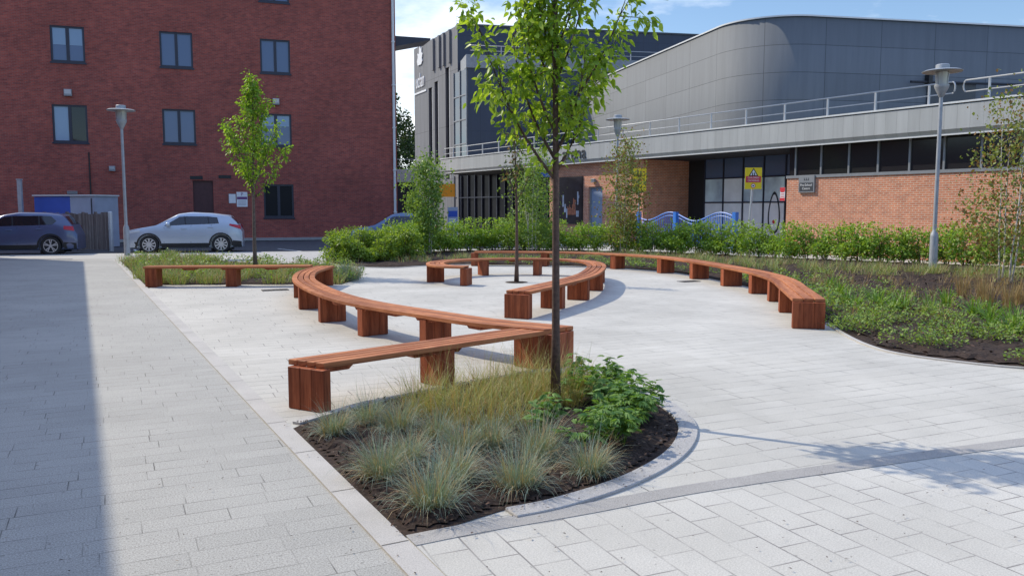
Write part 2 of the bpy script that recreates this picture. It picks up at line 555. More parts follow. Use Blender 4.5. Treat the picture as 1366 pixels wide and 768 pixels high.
M["lamp_glass"] = glassmat("lamp_glass", (.42, .44, .43), .15, .8)

# ------------------------------------------------------------------ light, sky
SUN_H = Vector((-.88, .47)).normalized()
SUN_EL = R(42.5)
world = bpy.data.worlds.new("World")
scene.world = world
world.use_nodes = True
wt = world.node_tree
bg = wt.nodes["Background"]
sky = wt.nodes.new("ShaderNodeTexSky")
sky.sky_type = "NISHITA"
sky.sun_disc = False
sky.sun_elevation = SUN_EL
sky.sun_rotation = math.atan2(SUN_H.x, SUN_H.y)
sky.air_density, sky.dust_density, sky.ozone_density = 1.0, .3, 3.6


class WN(NT):
    def __init__(self):
        self.t = wt


W = WN()
tc = W.n("ShaderNodeTexCoord")
sep = W.n("ShaderNodeSeparateXYZ"); W.l(tc.outputs["Generated"], sep.inputs[0])
den = W.n("ShaderNodeMath", operation="ADD"); W.l(sep.outputs[2], den.inputs[0]); den.inputs[1].default_value = .18
px = W.n("ShaderNodeMath", operation="DIVIDE"); W.l(sep.outputs[0], px.inputs[0]); W.l(den.outputs[0], px.inputs[1])
py = W.n("ShaderNodeMath", operation="DIVIDE"); W.l(sep.outputs[1], py.inputs[0]); W.l(den.outputs[0], py.inputs[1])
cb = W.n("ShaderNodeCombineXYZ"); W.l(px.outputs[0], cb.inputs[0]); W.l(py.outputs[0], cb.inputs[1])
cn = noise(W, cb.outputs[0], 1.9, 7, .58)
east = ramp(W, px.outputs[0], -.5, .7, .16, -.10)
rear = ramp(W, sep.outputs[1], -.1, .35, -.35, 0)
c0_ = W.n("ShaderNodeMath", operation="ADD"); W.l(east, c0_.inputs[0]); W.l(rear, c0_.inputs[1])
cs = W.n("ShaderNodeMath", operation="ADD"); W.l(cn, cs.inputs[0]); W.l(c0_.outputs[0], cs.inputs[1])
cf = ramp(W, cs.outputs[0], .46, .74, 0, .9)
fill_veil = ramp(W, sep.outputs[2], .34, .62, 0, .9)  # bluish overhead haze added out of view to lift the fill in shadows
W.l(mix(W, cf, mix(W, fill_veil, sky.outputs[0], (3.3, 4.7, 8.4)), (9.0, 9.3, 9.6)), bg.inputs["Color"])
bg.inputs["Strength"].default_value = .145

sd = bpy.data.lights.new("sun", "SUN")
sd.energy = 3.9
sd.angle = R(.53)
sd.color = (1.0, .91, .76)
sun = bpy.data.objects.new("sun", sd)
COL.objects.link(sun)
sv = Vector((SUN_H.x * math.cos(SUN_EL), SUN_H.y * math.cos(SUN_EL), math.sin(SUN_EL)))
sun.rotation_euler = sv.to_track_quat("Z", "Y").to_euler()
sun.location = (-20, 10, 30)
scene.view_settings.view_transform = "Standard"
scene.view_settings.look = "None"
scene.view_settings.exposure = 0.16
scene.view_settings.gamma = 1.0
scene.cycles.max_bounces = 6
scene.cycles.transparent_max_bounces = 4

# ------------------------------------------------------------------ ground
KD = Vector((-.474, .8805)).normalized()          # along the kerb, away from the camera
KN = Vector((-KD.y, KD.x))                        # to the left of it
K0 = Vector(G(590, 768))


def kpt(t, off=0.0):
    p = K0 + KD * t + KN * off
    return (p.x, p.y)


def smooth_path(pts, n=8):
    P = [Vector(p) for p in pts]
    out = []
    for i in range(len(P) - 1):
        p0, p1, p2, p3 = P[max(i - 1, 0)], P[i], P[i + 1], P[min(i + 2, len(P) - 1)]
        for k in range(n):
            t = k / n
            out.append(.5 * ((2 * p1) + (p2 - p0) * t + (2 * p0 - 5 * p1 + 4 * p2 - p3) * t * t + (3 * p1 - p0 - 3 * p2 + p3) * t ** 3))
    out.append(P[-1])
    return [tuple(p) for p in out]


def offset_path(pts, d):
    P = [Vector(p) for p in pts]
    out = []
    for i, p in enumerate(P):
        t = (P[min(i + 1, len(P) - 1)] - P[max(i - 1, 0)]).normalized()
        out.append(tuple(p + Vector((-t.y, t.x)) * d))
    return out


def ribbon(mb, a, b, z0, z1):
    """solid strip between two polylines"""
    n = len(a)
    vs = []
    for i in range(n):
        vs += [(a[i][0], a[i][1], z1), (b[i][0], b[i][1], z1), (b[i][0], b[i][1], z0), (a[i][0], a[i][1], z0)]
    fs = []
    for i in range(n - 1):
        o = i * 4
        fs += [(o, o + 1, o + 5, o + 4), (o + 1, o + 2, o + 6, o + 5), (o + 3, o, o + 4, o + 7)]
    fs += [(0, 3, 2, 1), ((n - 1) * 4, (n - 1) * 4 + 1, (n - 1) * 4 + 2, (n - 1) * 4 + 3)]
    return mb.add(vs, fs)


MB().sheet([(-400, -200), (400, -200), (400, 600), (-400, 600)], -.03).build("ground", M["asphalt"]); tag(bpy.data.objects["ground"], kind="structure")
tag(MB().sheet([(-9.5, -15), (40, -15), (40, 20), (14, 24), (4, 36), (-3, 35.5), (-9, 33.6), (-20, 31.2), (-20, 28)], 0.0).build("plaza", M["plaza"]), kind="structure")
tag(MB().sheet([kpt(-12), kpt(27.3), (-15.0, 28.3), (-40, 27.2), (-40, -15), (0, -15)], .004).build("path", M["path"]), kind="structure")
tag(MB().sheet([(-60, 27.3), (-15.0, 28.35), (-12.5, 29.0), (-5.5, 26.2), (-6.4, 28.6), (-4.6, 33), (-6, 34.2), (-9, 33.6), (-20, 31.2), (-60, 26.9 + 4)], .0045).build("roadside_paving", M["far_paving"]), kind="structure")
ribbon(MB(), [kpt(t, .0) for t in np.linspace(-8, 27.0, 40)], [kpt(t, .15) for t in np.linspace(-8, 27.0, 40)], -.05, .016).build("kerb_strip", M["kerb"]); tag(bpy.data.objects["kerb_strip"], kind="structure")
kj = MB()
for t in np.arange(-6, 27, .92):
    a, b = kpt(t, .001), kpt(t, .149); a2, b2 = kpt(t + .006, .001), kpt(t + .006, .149)
    kj.add([(a[0], a[1], .0185), (a2[0], a2[1], .0185), (b2[0], b2[1], .0185), (b[0], b[1], .0185)], [(0, 1, 2, 3)])
tag(kj.build("kerb_joints", M["cast_iron"]), kind="structure")

band = smooth_path([G(548, 722), G(640, 704), G(780, 680), G(930, 652), G(1150, 620), G(1366, 590), (6.6, 7.0), (12, 8.9)], 6)
bl = offset_path(band, .075); br = offset_path(band, -.075)
tag(ribbon(MB(), br, bl, -.05, .009).build("paving_band", M["band"]), kind="structure")
tag(MB().sheet(br + [(14, -10), (2, -10), kpt(-9)], .0045).build("slab_paving", M["fore"]), kind="structure")
# parking bay lines on the asphalt
for a, b in (((-10.4, 36.6), (-8.5, 33.9)), ((-16.4, 35.8), (-14.9, 33.0)), ((-6.4, 38.8), (-4.6, 36.0))):
    a, b = Vector(a), Vector(b); n = Vector((-(b - a).y, (b - a).x)).normalized() * .05
    tag(MB().sheet([tuple(a + n), tuple(a - n), tuple(b - n), tuple(b + n)], -.026).build("road_marking", M["road_line"]), kind="structure")
tag(MB().prism([(-60, 24.7), (-15.2, 28.36), (-15.2, 28.5), (-60, 24.9)], -.05, .02).build("road_kerb", M["edging"]), kind="structure")


def inside(poly, x, y):
    c = False
    n = len(poly)
    j = n - 1
    for i in range(n):
        xi, yi = poly[i]; xj, yj = poly[j]
        if (yi > y) != (yj > y) and x < (xj - xi) * (y - yi) / (yj - yi) + xi: c = not c
        j = i
    return c


from mathutils import noise as mn


def soil(name, poly, step, amp, lift=.0):
    xs = [p[0] for p in poly]; ys = [p[1] for p in poly]
    mb = MB()
    mb.sheet(poly, .006)
    idx = {}
    nx = int((max(xs) - min(xs)) / step) + 2; ny = int((max(ys) - min(ys)) / step) + 2
    for i in range(nx):
        for j in range(ny):
            x, y = min(xs) + i * step, min(ys) + j * step
            if all(inside(poly, x + a * step * .8, y + b * step * .8) for a, b in ((1, 0), (-1, 0), (0, 1), (0, -1))):
                rim = all(inside(poly, x + a * step * 3.2, y + b * step * 3.2) for a, b in ((1, 0), (-1, 0), (0, 1), (0, -1)))
                k_ = 1.0 if rim else .25
                z = .010 + lift + k_ * amp * max(0, mn.fractal(Vector((x * 5, y * 5, 0)), 1, 2, 4) * .5 + .5) + k_ * amp * .6 * random.random()
                idx[i, j] = len(mb.v); mb.v.append((x + random.uniform(-.3, .3) * step, y + random.uniform(-.3, .3) * step, z))
    for (i, j), a in idx.items():
        q = [idx.get(k) for k in ((i + 1, j), (i + 1, j + 1), (i, j + 1))]
        if None not in q: mb.f.append((a, q[0], q[1], q[2]))
    return tag(mb.build(name, M["soil"]), kind="structure")


# near planting bed with its curved granite edging
edge_out = smooth_path([G(690, 692), G(760, 677), G(850, 647), G(910, 613), G(931, 582), G(922, 557), G(887, 533), G(852, 518), (.98, 8.45), (.62, 8.72)], 6)
edge_in = offset_path(edge_out, .155)
_t = (Vector(G(402, 571)) - K0).dot(KD)
bed_near = [kpt(.52), kpt(_t)] + [G(404, 566), G(442, 554.5), G(527, 531.5), (.0, 8.55), (.42, 8.76)] + edge_in[::-1] + [tuple(x) for x in bl[4:1:-1]]
bed_near = [p for p in bed_near]
soil("near_bed_soil", bed_near, .045, .035)
ribbon(MB(), edge_out, edge_in, -.05, .020).build("bed_edging", M["edging"], bevel=.006); tag(bpy.data.objects["bed_edging"], kind="structure")
be = smooth_path([G(400, 567), G(442, 554.5), G(527, 531.5), (.0, 8.53), (.50, 8.80)], 6)
tag(ribbon(MB(), offset_path(be, .0), offset_path(be, .08), -.05, .022).build("bed_rear_edging", M["kerb"]), kind="structure")

# ------------------------------------------------------------------ benches
ZS = .44


def resample(pts, n):
    P = np.array(pts)
    d = np.concatenate([[0], np.cumsum(np.hypot(*np.diff(P, axis=0).T))])
    s = np.linspace(0, d[-1], n)
    return np.stack([np.interp(s, d, P[:, 0]), np.interp(s, d, P[:, 1])], 1), s


def seat(root, ctr, width, slats, ztop, skew=(0, 0), th=.048, gap=.017):
    P, s = resample(smooth_path(ctr, 12) if len(ctr) > 2 else ctr, 72)
    T = np.gradient(P, axis=0); T /= np.linalg.norm(T, axis=1)[:, None]
    Nn = np.stack([-T[:, 1], T[:, 0]], 1)
    mb = MB(); mb.uv = []
    sw = width / slats
    seed = random.random() * 50
    for k in range(slats):
        lo = -width / 2 + k * sw + (gap / 2 if k else 0)
        hi = -width / 2 + (k + 1) * sw - (gap / 2 if k < slats - 1 else 0)
        vs, fs = [], []
        n = len(P)
        for i in range(n):
            for off, z, uo in ((lo, ztop - th, 0), (hi, ztop - th, .01), (hi, ztop, .02), (lo, ztop, .12)):
                f = s[i] / s[-1]
                sh = (skew[0] * (1 - f) + skew[1] * f) * off
                p = P[i] + Nn[i] * off + T[i] * sh
                vs.append((p[0], p[1], z)); mb.uv.append((s[i] + k * 7.3 + seed, off + k * .31 + uo + seed))
        for i in range(n - 1):
            o = i * 4
            for a in range(4):
                b = (a + 1) % 4
                fs.append((o + a, o + 4 + a, o + 4 + b, o + b))
        fs += [(0, 1, 2, 3), ((n - 1) * 4 + 3, (n - 1) * 4 + 2, (n - 1) * 4 + 1, (n - 1) * 4)]
        mb.add(vs, [f[::-1] for f in fs])
    mb.build("seat", M["wood"], root, bevel=.004)
    return P, T, Nn, s


def leg(root, p, ang, width, thick, h):
    """cross slab of three upright boards; ang = direction of the bench"""
    mb = MB()
    cs, sn = math.cos(ang), math.sin(ang)
    bw = width / 3
    for k in range(3):
        o = -width / 2 + (k + .5) * bw
        mb.box((p[0] - sn * o, p[1] + cs * o, h / 2 + .002), (thick - (.004 if k == 1 else 0), bw - .002, h - .004), ang)
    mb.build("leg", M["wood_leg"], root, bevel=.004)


def batten(root, p, ang, width, ln, z):
    cs, sn = math.cos(ang), math.sin(ang)
    mb = MB()
    pr = [(-ln / 2, 0), (ln / 2, 0), (ln / 2 - .04, -.035), (-ln / 2 + .04, -.035)]
    vs = []
    for o in (-width / 2, width / 2):
        for a, dz in pr: vs.append((p[0] + cs * a - sn * o, p[1] + sn * a + cs * o, z + dz))
    mb.add(vs, [(3, 2, 1, 0), (4, 5, 6, 7), (0, 1, 5, 4), (1, 2, 6, 5), (2, 3, 7, 6), (3, 0, 4, 7)])
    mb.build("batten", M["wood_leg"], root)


def leg_at(root, run, pos, width, thick, ztop, bat=True):
    P, T, Nn, s = run
    i = int(np.argmin(abs(s - pos)))
    a = math.atan2(T[i][1], T[i][0])
    leg(root, P[i], a, width, thick, ztop - .048 - .004)
    if bat: batten(root, P[i], a, width - .04, thick + .22, ztop - .050)


def near_s(run, x, y):
    P = run[0]
    return run[3][int(np.argmin((P[:, 0] - x) ** 2 + (P[:, 1] - y) ** 2))]


# zigzag bench
zb = thing("curved_bench", "zigzag hardwood bench with long curved middle and two straight arms beside the grassy bed", "bench", (-1.5, 11, 0))
near_run = seat(zb, [(-1.80, 7.10), (.34, 9.14)], .40, 4, .425, (-.30, -.45))
mid = smooth_path([(.52, 9.02), (-.33, 9.62), (-1.1, 10.42), (-1.85, 11.25), (-2.48, 12.15), (-3.1, 13.35), (-3.68, 14.75), (-4.02, 15.85), (-4.28, 17.3), (-4.30, 18.95)], 8)
mid_run = seat(zb, mid, .42, 4, ZS, (.3, 0))
far_run = seat(zb, [(-8.2, 18.45), (-4.56, 18.72)], .42, 4, .465, (0, 0))
leg_at(zb, near_run, 1.45, .385, .14, .425)
leg(zb, (-1.765, 7.065), R(60), .42, .09, .373)
batten(zb, (-1.62, 7.24), R(43), .34, .26, .376)
batten(zb, near_run[0][28], math.radians(43), .34, .3, .376)
leg(zb, (.20, 9.00), math.radians(43), .385, .14, .372)
leg_at(zb, mid_run, .08, .415, .14, ZS, False)
for x, y in ((-.98, 10.3), (-1.95, 11.4), (-2.8, 12.75), (-3.5, 14.3), (-4.1, 16.2), (-4.30, 18.8)):
    leg_at(zb, mid_run, near_s(mid_run, x, y), .405, .14, ZS)
for x, y in ((-.3, 9.6), (-1.45, 10.8), (-2.4, 12.0)): batten(zb, (x, y), math.radians(132), .36, .3, ZS - .05)
leg_at(zb, far_run, .13, .415, .24, .465, False)
leg_at(zb, far_run, 1.9, .405, .24, .465)
for ps in (1.0, 2.8):
    i = int(np.argmin(abs(far_run[3] - ps))); batten(zb, far_run[0][i], .07, .36, .3, .415)

# spiral bench round the small tree
sb = thing("spiral_bench", "spiral hardwood bench curling round a thin young tree set in the paving", "bench", (.3, 19, 0))
spi = smooth_path([(.10, 13.12), (.88, 14.80), (1.45, 16.3), (1.80, 17.9), (1.98, 19.3), (1.92, 20.5), (1.45, 21.35), (.55, 21.75), (-.55, 21.75), (-1.42, 21.2), (-1.84, 20.35), (-1.80, 19.5), (-1.52, 18.98), (-1.05, 18.80)], 8)
sp_run = seat(sb, spi, .43, 4, ZS)
leg_at(sb, sp_run, .085, .425, .16, ZS, False)
for x, y in ((.72, 14.45), (1.30, 15.8), (1.72, 17.5), (1.98, 19.4), (.75, 21.7), (-.75, 21.7), (-1.80, 19.55), (-1.12, 18.82)):
    leg_at(sb, sp_run, near_s(sp_run, x, y), .41, .16, ZS, bat=False)
for x, y in ((1.0, 15.1), (0, 21.8)):
    i = int(np.argmin((sp_run[0][:, 0] - x) ** 2 + (sp_run[0][:, 1] - y) ** 2)); batten(sb, sp_run[0][i], math.atan2(sp_run[1][i][1], sp_run[1][i][0]), .36, .3, ZS - .05)

# long sweeping bench
lb = thing("sweeping_bench", "long sweeping hardwood bench along the edge of the planted bed in front of the hedge", "bench", (4.6, 17, 0))
fr_edge = smooth_path([G(1055.8, 437.4), G(1039, 417.5), G(1025, 402.5), G(998, 391), G(962, 381.4), G(921, 372), G(875, 364), G(809, 358.5), (1.55, 24.75), (.2, 25.05), (-1.15, 25.1)], 8)
lb_c = offset_path(fr_edge, -.23)
lb_run = seat(lb, lb_c, .46, 3, ZS)
leg_at(lb, lb_run, .06, .455, .11, ZS, False)
for u, v in ((1039, 417.5), (1025, 402.5), (998, 391), (962, 381.4), (921, 372), (875, 364), (809, 358.5)):
    p = G(u, v); leg_at(lb, lb_run, near_s(lb_run, p[0] + .2, p[1]), .44, .20, ZS, False)
for x, y in ((.9, 25.0), (-1.05, 25.1)): leg_at(lb, lb_run, near_s(lb_run, x, y), .44, .2, ZS, False)

# ------------------------------------------------------------------ other soil beds
back_edge_lb = offset_path(fr_edge, -.50)
rb_front = smooth_path([(4.83, 12.45), G(1130, 447), G(1160, 461), G(1200, 472), G(1280, 483), G(1366, 491), (6.6, 8.75), (10, 8.2), (18, 8.0)], 6)
bed_right = [(18, 8.0), (18, 22.5), (14.6, 24.6), (10.4, 28.4), (6, 33), (.5, 35.2), (-3.2, 33.6), (-5.4, 30), (-6.35, 28), G(444, 352), G(477, 356), G(524, 357.2), G(566, 354.8), (-1.3, 25.75)] + back_edge_lb[::-1][1:-3] + rb_front[:-1]
soil("hedge_bed_soil", bed_right, .13, .05)
tag(ribbon(MB(), rb_front, offset_path(rb_front, -.055), -.05, .018).build("right_bed_edging", M["kerb"]), kind="structure")
lk = smooth_path([(-6.35, 28), G(434, 348), G(444, 352), G(477, 356), G(524, 357.2), G(566, 354.8), (-1.3, 25.75)], 6)
tag(ribbon(MB(), lk, offset_path(lk, -.07), -.05, .02).build("hedge_bed_edging", M["kerb"]), kind="structure")
bed_left = [kpt(16.2, -.01), kpt(26.6, -.01), G(233, 343.5), G(338, 351), G(436, 352.5), G(474, 363), G(478, 372), G(455, 379.5), (-4.55, 19.05), (-8.1, 18.85)]
soil("rear_bed_soil", bed_left, .12, .04)
tp = [(.107 + .27 * math.cos(a), 19.55 + .27 * math.sin(a)) for a in np.linspace(0, 2 * math.pi, 24, endpoint=False)]
soil("tree_pit_soil", tp, .06, .02)

# ------------------------------------------------------------------ foliage tools
def unit(a): return a / np.maximum(np.linalg.norm(a, axis=1)[:, None], 1e-9)


def leaves(pos, axis, nrm, ln, wd, fold=.25, fine=False, droop=.0):
    """arrays -> verts, faces of leaf blades"""
    n = len(pos)
    axis = unit(axis)
    side = unit(np.cross(axis, nrm)); up = np.cross(side, axis)
    ln = ln[:, None]; wd = wd[:, None]
    if fine:
        def P(t, w, h): return pos + axis * ln * t + side * wd * w + up * wd * h - np.array([0, 0, 1.0]) * (droop * t * t) * ln
        V = np.stack([P(0, 0, 0), P(.3, -.46, fold), P(.3, .46, fold), P(.3, 0, 0), P(.68, -.36, fold * .8), P(.68, .36, fold * .8), P(.68, 0, 0), P(1, 0, 0)], 1).reshape(-1, 3)
        b = (np.arange(n) * 8)[:, None]
        tri = np.concatenate([b + np.array(x) for x in ([0, 3, 1], [0, 2, 3], [4, 6, 7], [6, 5, 7])])
        quad = np.concatenate([b + np.array(x) for x in ([1, 3, 6, 4], [3, 2, 5, 6])])
        return V, [tri, quad]
    V = np.stack([pos, pos + axis * ln * .5 - side * wd * .5 + up * wd * fold, pos + axis * ln - np.array([0, 0, 1.0]) * droop * ln, pos + axis * ln * .5 + side * wd * .5 + up * wd * fold], 1).reshape(-1, 3)
    b = (np.arange(n) * 4)[:, None]
    return V, [np.concatenate([b + np.array([0, 2, 1]), b + np.array([0, 3, 2])])]


def merge(parts):
    V, F, o = [], {}, 0
    for v, fs in parts:
        V.append(v)
        for f in fs: F.setdefault(f.shape[1], []).append(f + o)
        o += len(v)
    return np.concatenate(V), [np.concatenate(x) for x in F.values()]


def blades(n, r0, h, lean, width, hv=.3, base=(0, 0, 0), curl=1.0, seg=3):
    """n tapering arched blades rising from a disc"""
    a = rng.uniform(0, 2 * np.pi, n); r = r0 * np.sqrt(rng.uniform(0, 1, n))
    b = np.stack([r * np.cos(a), r * np.sin(a), np.zeros(n)], 1) + np.array(base)
    az = a + rng.normal(0, .7, n)
    L = h * (1 + rng.normal(0, hv, n).clip(-.7, .8))
    le = np.abs(rng.normal(lean, lean * .5, n)).clip(.02, 1.5)
    dirh = np.stack([np.cos(az), np.sin(az), np.zeros(n)], 1)
    sd_ = np.stack([-np.sin(az), np.cos(az), np.zeros(n)], 1)
    tw = rng.uniform(-.8, .8, n)[:, None]
    sd_ = unit(sd_ + dirh * tw)
    pts = []
    p = b.copy()
    ang = np.pi / 2 - le * .5
    st = L / seg
    rows = [p.copy()]
    for k in range(seg):
        ang = ang - le * curl * (.35 + .5 * k) / seg * 1.4
        p = p + (dirh * np.cos(ang)[:, None] + np.array([0, 0, 1.0]) * np.sin(ang)[:, None]) * st[:, None]
        rows.append(p.copy())
    wv = width * rng.uniform(.7, 1.3, n)[:, None]
    V = []
    for k in range(seg): V += [rows[k] - sd_ * wv * (1 - k / seg * .55) / 2, rows[k] + sd_ * wv * (1 - k / seg * .55) / 2]
    V.append(rows[seg])
    m = 2 * seg + 1
    V = np.stack(V, 1).reshape(-1, 3)
    V[:, 2] = np.maximum(V[:, 2], .004)
    o = (np.arange(n) * m)[:, None]
    F4 = np.concatenate([o + np.array([2 * k, 2 * k + 1, 2 * k + 3, 2 * k + 2]) for k in range(seg - 1)]) if seg > 1 else None
    F3 = o + np.array([2 * seg - 2, 2 * seg - 1, 2 * seg])
    return V, ([F4, F3] if F4 is not None else [F3])


def rvec(n): return unit(rng.normal(0, 1, (n, 3)))


def blob_leaves(n, rx, ry, z0, z1, size, shell=.55, lump=.25, seed=0, upbias=.5):
    """leaf cloud of an uneven rounded mass, denser towards its outside"""
    d = rvec(n)
    rad = rng.uniform(shell ** 3, 1, n) ** (1 / 3)
    lum = np.array([1 + lump * mn.noise(Vector((x * 2.1 + seed, y * 2.1, z * 2.1))) * 1.6 for x, y, z in d])
    zc, rz = (z0 + z1) / 2, (z1 - z0) / 2
    p = d * (rad * lum)[:, None] * np.array([rx, ry, rz]) + np.array([0, 0, zc])
    ax = unit(d + rng.normal(0, .8, (n, 3)) + np.array([0, 0, -.25]))
    nr = unit(d * .6 + rng.normal(0, .6, (n, 3)) + np.array([0, 0, upbias]))
    ln = size * rng.uniform(.65, 1.35, n)
    return leaves(p, ax, nr, ln, ln * .62, .2)


def grow_tree(root, h, r0, z_first, nbr, spread, elev, leaf_n, leaf_len, mat_bark, mat_leaf, seed, fine=False, cone=1.0, plume=.12, branches=None, trunk_bend=.05, tip_leaf=1.0, mesh_name="crown"):
    rs = np.random.default_rng(seed)
    mb = MB()
    trunk = []
    for k in range(9):
        f = k / 8
        trunk.append((trunk_bend * math.sin(f * 3 + seed) * f, trunk_bend * math.cos(f * 2.3 + seed) * f, h * f))
    mb.tube(trunk, [r0 * (1 - .86 * (k / 8)) * (1.25 if k == 0 else 1) for k in range(9)], 10)
    tw = []      # (point, direction, weight)
    def tp_(z):
        f = z / h * 8; i = min(int(f), 7); g = f - i
        return Vector(trunk[i]).lerp(Vector(trunk[i + 1]), g)
    if branches is None:
        branches = []
        for k in range(nbr):
            f = k / max(nbr - 1, 1)
            z = z_first + (h * .93 - z_first) * f ** 1.1
            prof = math.sin(math.pi * min(1, .28 + .72 * f)) ** .8 if cone < 0 else (1 - f) ** cone
            branches.append((z, k * 2.399 + rs.uniform(-.4, .4), spread * (.25 + .75 * prof) * rs.uniform(.8, 1.15), elev + (.35 * f) + rs.uniform(-.12, .12)))
    for z, az, ln, el in branches:
        p = tp_(z); pts = [p.copy()]; n = 6
        e = el
        for k in range(n):
            e = min(1.45, e + .07)
            az += rs.uniform(-.08, .08)
            p = p + Vector((math.cos(az) * math.cos(e), math.sin(az) * math.cos(e), math.sin(e))) * ln / n
            pts.append(p.copy())
        rr = r0 * (.42 * (1 - z / h) + .12)
        mb.tube(pts, [rr * (1 - .8 * k / n) for k in range(n + 1)], 6)
        for k in range(1, n + 1): tw.append((pts[k], (pts[k] - pts[k - 1]).normalized(), ln / n))
        # side twigs
        for k in range(2, n + 1):
            for s_ in range(2):
                t = (pts[k] - pts[k - 1]).normalized()
                dv = (t + Vector(rs.normal(0, .65, 3))).normalized()
                l2 = ln * rs.uniform(.12, .26)
                q = pts[k] + dv * l2
                mb.tube([pts[k], pts[k] + dv * l2 * .5 + Vector((0, 0, .01)), q], [rr * .3, rr * .22, rr * .1], 4)
                tw.append((pts[k].lerp(q, .55), dv, l2)); tw.append((q, dv, l2 * tip_leaf))
    for f in np.linspace(z_first / h * 1.05, 1, 10): tw.append((tp_(h * min(f, .999)), Vector((0, 0, 1)), .10))
    mb.build("trunk", mat_bark, root, smooth=True, world=False)
    P = np.array([t[0] for t in tw]); D = np.array([t[1] for t in tw]); Wt = np.array([t[2] for t in tw]) + .02
    pick = rs.choice(len(tw), leaf_n, p=Wt / Wt.sum())
    off = rs.normal(0, 1, (leaf_n, 3)) * plume * np.array([1, 1, .9])
    pos = P[pick] + off * rs.uniform(.3, 1, leaf_n)[:, None]
    ax = unit(off / plume * .5 + D[pick] * .35 + rs.normal(0, .45, (leaf_n, 3)) + np.array([0, 0, -.55]))
    nr = unit(rs.normal(0, .6, (leaf_n, 3)) + np.array([0, 0, .8]))
    ln = leaf_len * rs.uniform(.6, 1.25, leaf_n)
    v, fcs = leaves(pos, ax, nr, ln, ln * (.55 if fine else .62), .16 if fine else .2, fine, .18)
    raw_mesh(mesh_name, v, fcs, mat_leaf, root)


# foreground cherry
fg = G(741, 549.5)
t = thing("young_tree", "slender young tree with glossy bright leaves standing in the near grassy bed", "tree", (fg[0], fg[1], 0), 0)
brs = [(z_, a_, l_ * (.98 if z_ < 2.5 else .80), e_ + (0 if z_ < 2.5 else .06)) for z_, a_, l_, e_ in [(1.98, 3.25, 1.35, .85), (2.05, .25, .95, .95), (2.15, 2.7, 1.15, .95), (2.2, 5.6, .8, .95), (2.3, 1.5, .8, 1.0), (2.38, 3.6, 1.0, .98), (2.45, .05, 1.25, .82),
       (2.6, 4.5, .75, 1.05), (2.7, 2.9, 1.05, 1.0), (2.8, .5, 1.1, .95), (2.95, 3.4, .95, 1.05), (3.05, 5.9, .95, .95), (3.2, 1.9, .7, 1.1), (3.3, 3.0, .9, 1.05),
       (3.45, .2, 1.0, .95), (3.6, 4.1, .7, 1.1), (3.75, 2.5, .8, 1.1), (3.9, 5.8, .85, 1.0), (4.1, .9, .7, 1.1), (4.3, 3.2, .7, 1.1), (4.5, 5.0, .55, 1.15), (4.7, 1.6, .5, 1.2), (4.9, 3.9, .4, 1.2)]]
grow_tree(t, 5.5, .040, 2.0, 0, 0, 0, 5400, .070, M["bark"], M["leaf_fg"], 3, True, plume=.075, branches=brs, trunk_bend=.03)

# tree in the bed at the back
p = G(341, 366)
t = thing("young_tree", "bright lime-leaved young tree on a bare stem behind the straight arm of the zigzag bench", "tree", (p[0], p[1], 0))
grow_tree(t, 5.15, .055, 2.0, 26, 1.35, .76, 3600, .09, M["bark_thin"], M["leaf_young"], 5, False, cone=.8, plume=.07)

# thin tree inside the spiral bench
t = thing("young_tree", "thin dark young tree with few leaves, ringed by the spiral bench", "tree", (.107, 19.55, 0))
grow_tree(t, 3.7, .050, 1.95, 9, .62, .9, 330, .085, M["bark"], M["leaf_sparse"], 8, False, cone=.5, plume=.10)


def birch(label, x, y, h, w, z0, n, leaf, mat, seed, stems=5):
    t = thing("birch_tree", label, "tree", (x, y, 0))
    rs = np.random.default_rng(seed)
    mb = MB(); parts = []
    for k in range(stems):
        a = k * 2 * math.pi / stems + rs.uniform(-.3, .3)
        hh = h * rs.uniform(.72, 1.0)
        top = Vector((math.cos(a) * w * rs.uniform(.12, .3), math.sin(a) * w * rs.uniform(.12, .3), hh))
        b = Vector((math.cos(a) * .13, math.sin(a) * .13, 0))
        pts = [b.lerp(top, f) + Vector((rs.normal(0, .02), rs.normal(0, .02), 0)) for f in np.linspace(0, 1, 7)]
        mb.tube(pts, [.022 * (1 - .85 * f) for f in np.linspace(0, 1, 7)], 6)
        for q in range(11):
            f = rs.uniform(.3, .95); o = pts[0].lerp(pts[-1], f)
            d = Vector((rs.normal(0, 1), rs.normal(0, 1), rs.uniform(.3, 1.2))).normalized()
            e = o + d * w * rs.uniform(.15, .38) * (1.2 - .7 * f)
            mb.tube([o, o.lerp(e, .5) + Vector((0, 0, .03)), e], [.006, .004, .002], 4)
    mb.build("trunk", M["birch"], t, smooth=True, world=False)
    # foliage in uneven clumps up the stems
    m = 34
    for k in range(m):
        f = (k + .5) / m
        z = z0 + (h - z0) * f
        rr = w / 2 * (math.sin(math.pi * min(1, .22 + .74 * f)) ** .7)
        a = rs.uniform(0, 6.28); r = rr * math.sqrt(rs.uniform(0, .85))
        nn = int(n / m * rs.uniform(.5, 1.5) * (1.2 - .6 * f))
        cr = w * rs.uniform(.10, .20)
        c = np.array([math.cos(a) * r, math.sin(a) * r, z])
        pos = c + rs.normal(0, 1, (nn, 3)) * np.array([cr, cr, cr * 1.25])
        ax = unit(rs.normal(0, .7, (nn, 3)) + np.array([0, 0, -.7])); nr = unit(rs.normal(0, .8, (nn, 3)) + np.array([0, 0, .5]))
        ln = leaf * rs.uniform(.6, 1.3, nn)
        parts.append(leaves(pos, ax, nr, ln, ln * .7, .15))
    v, f = merge(parts)
    raw_mesh("crown", v, f, mat, t)


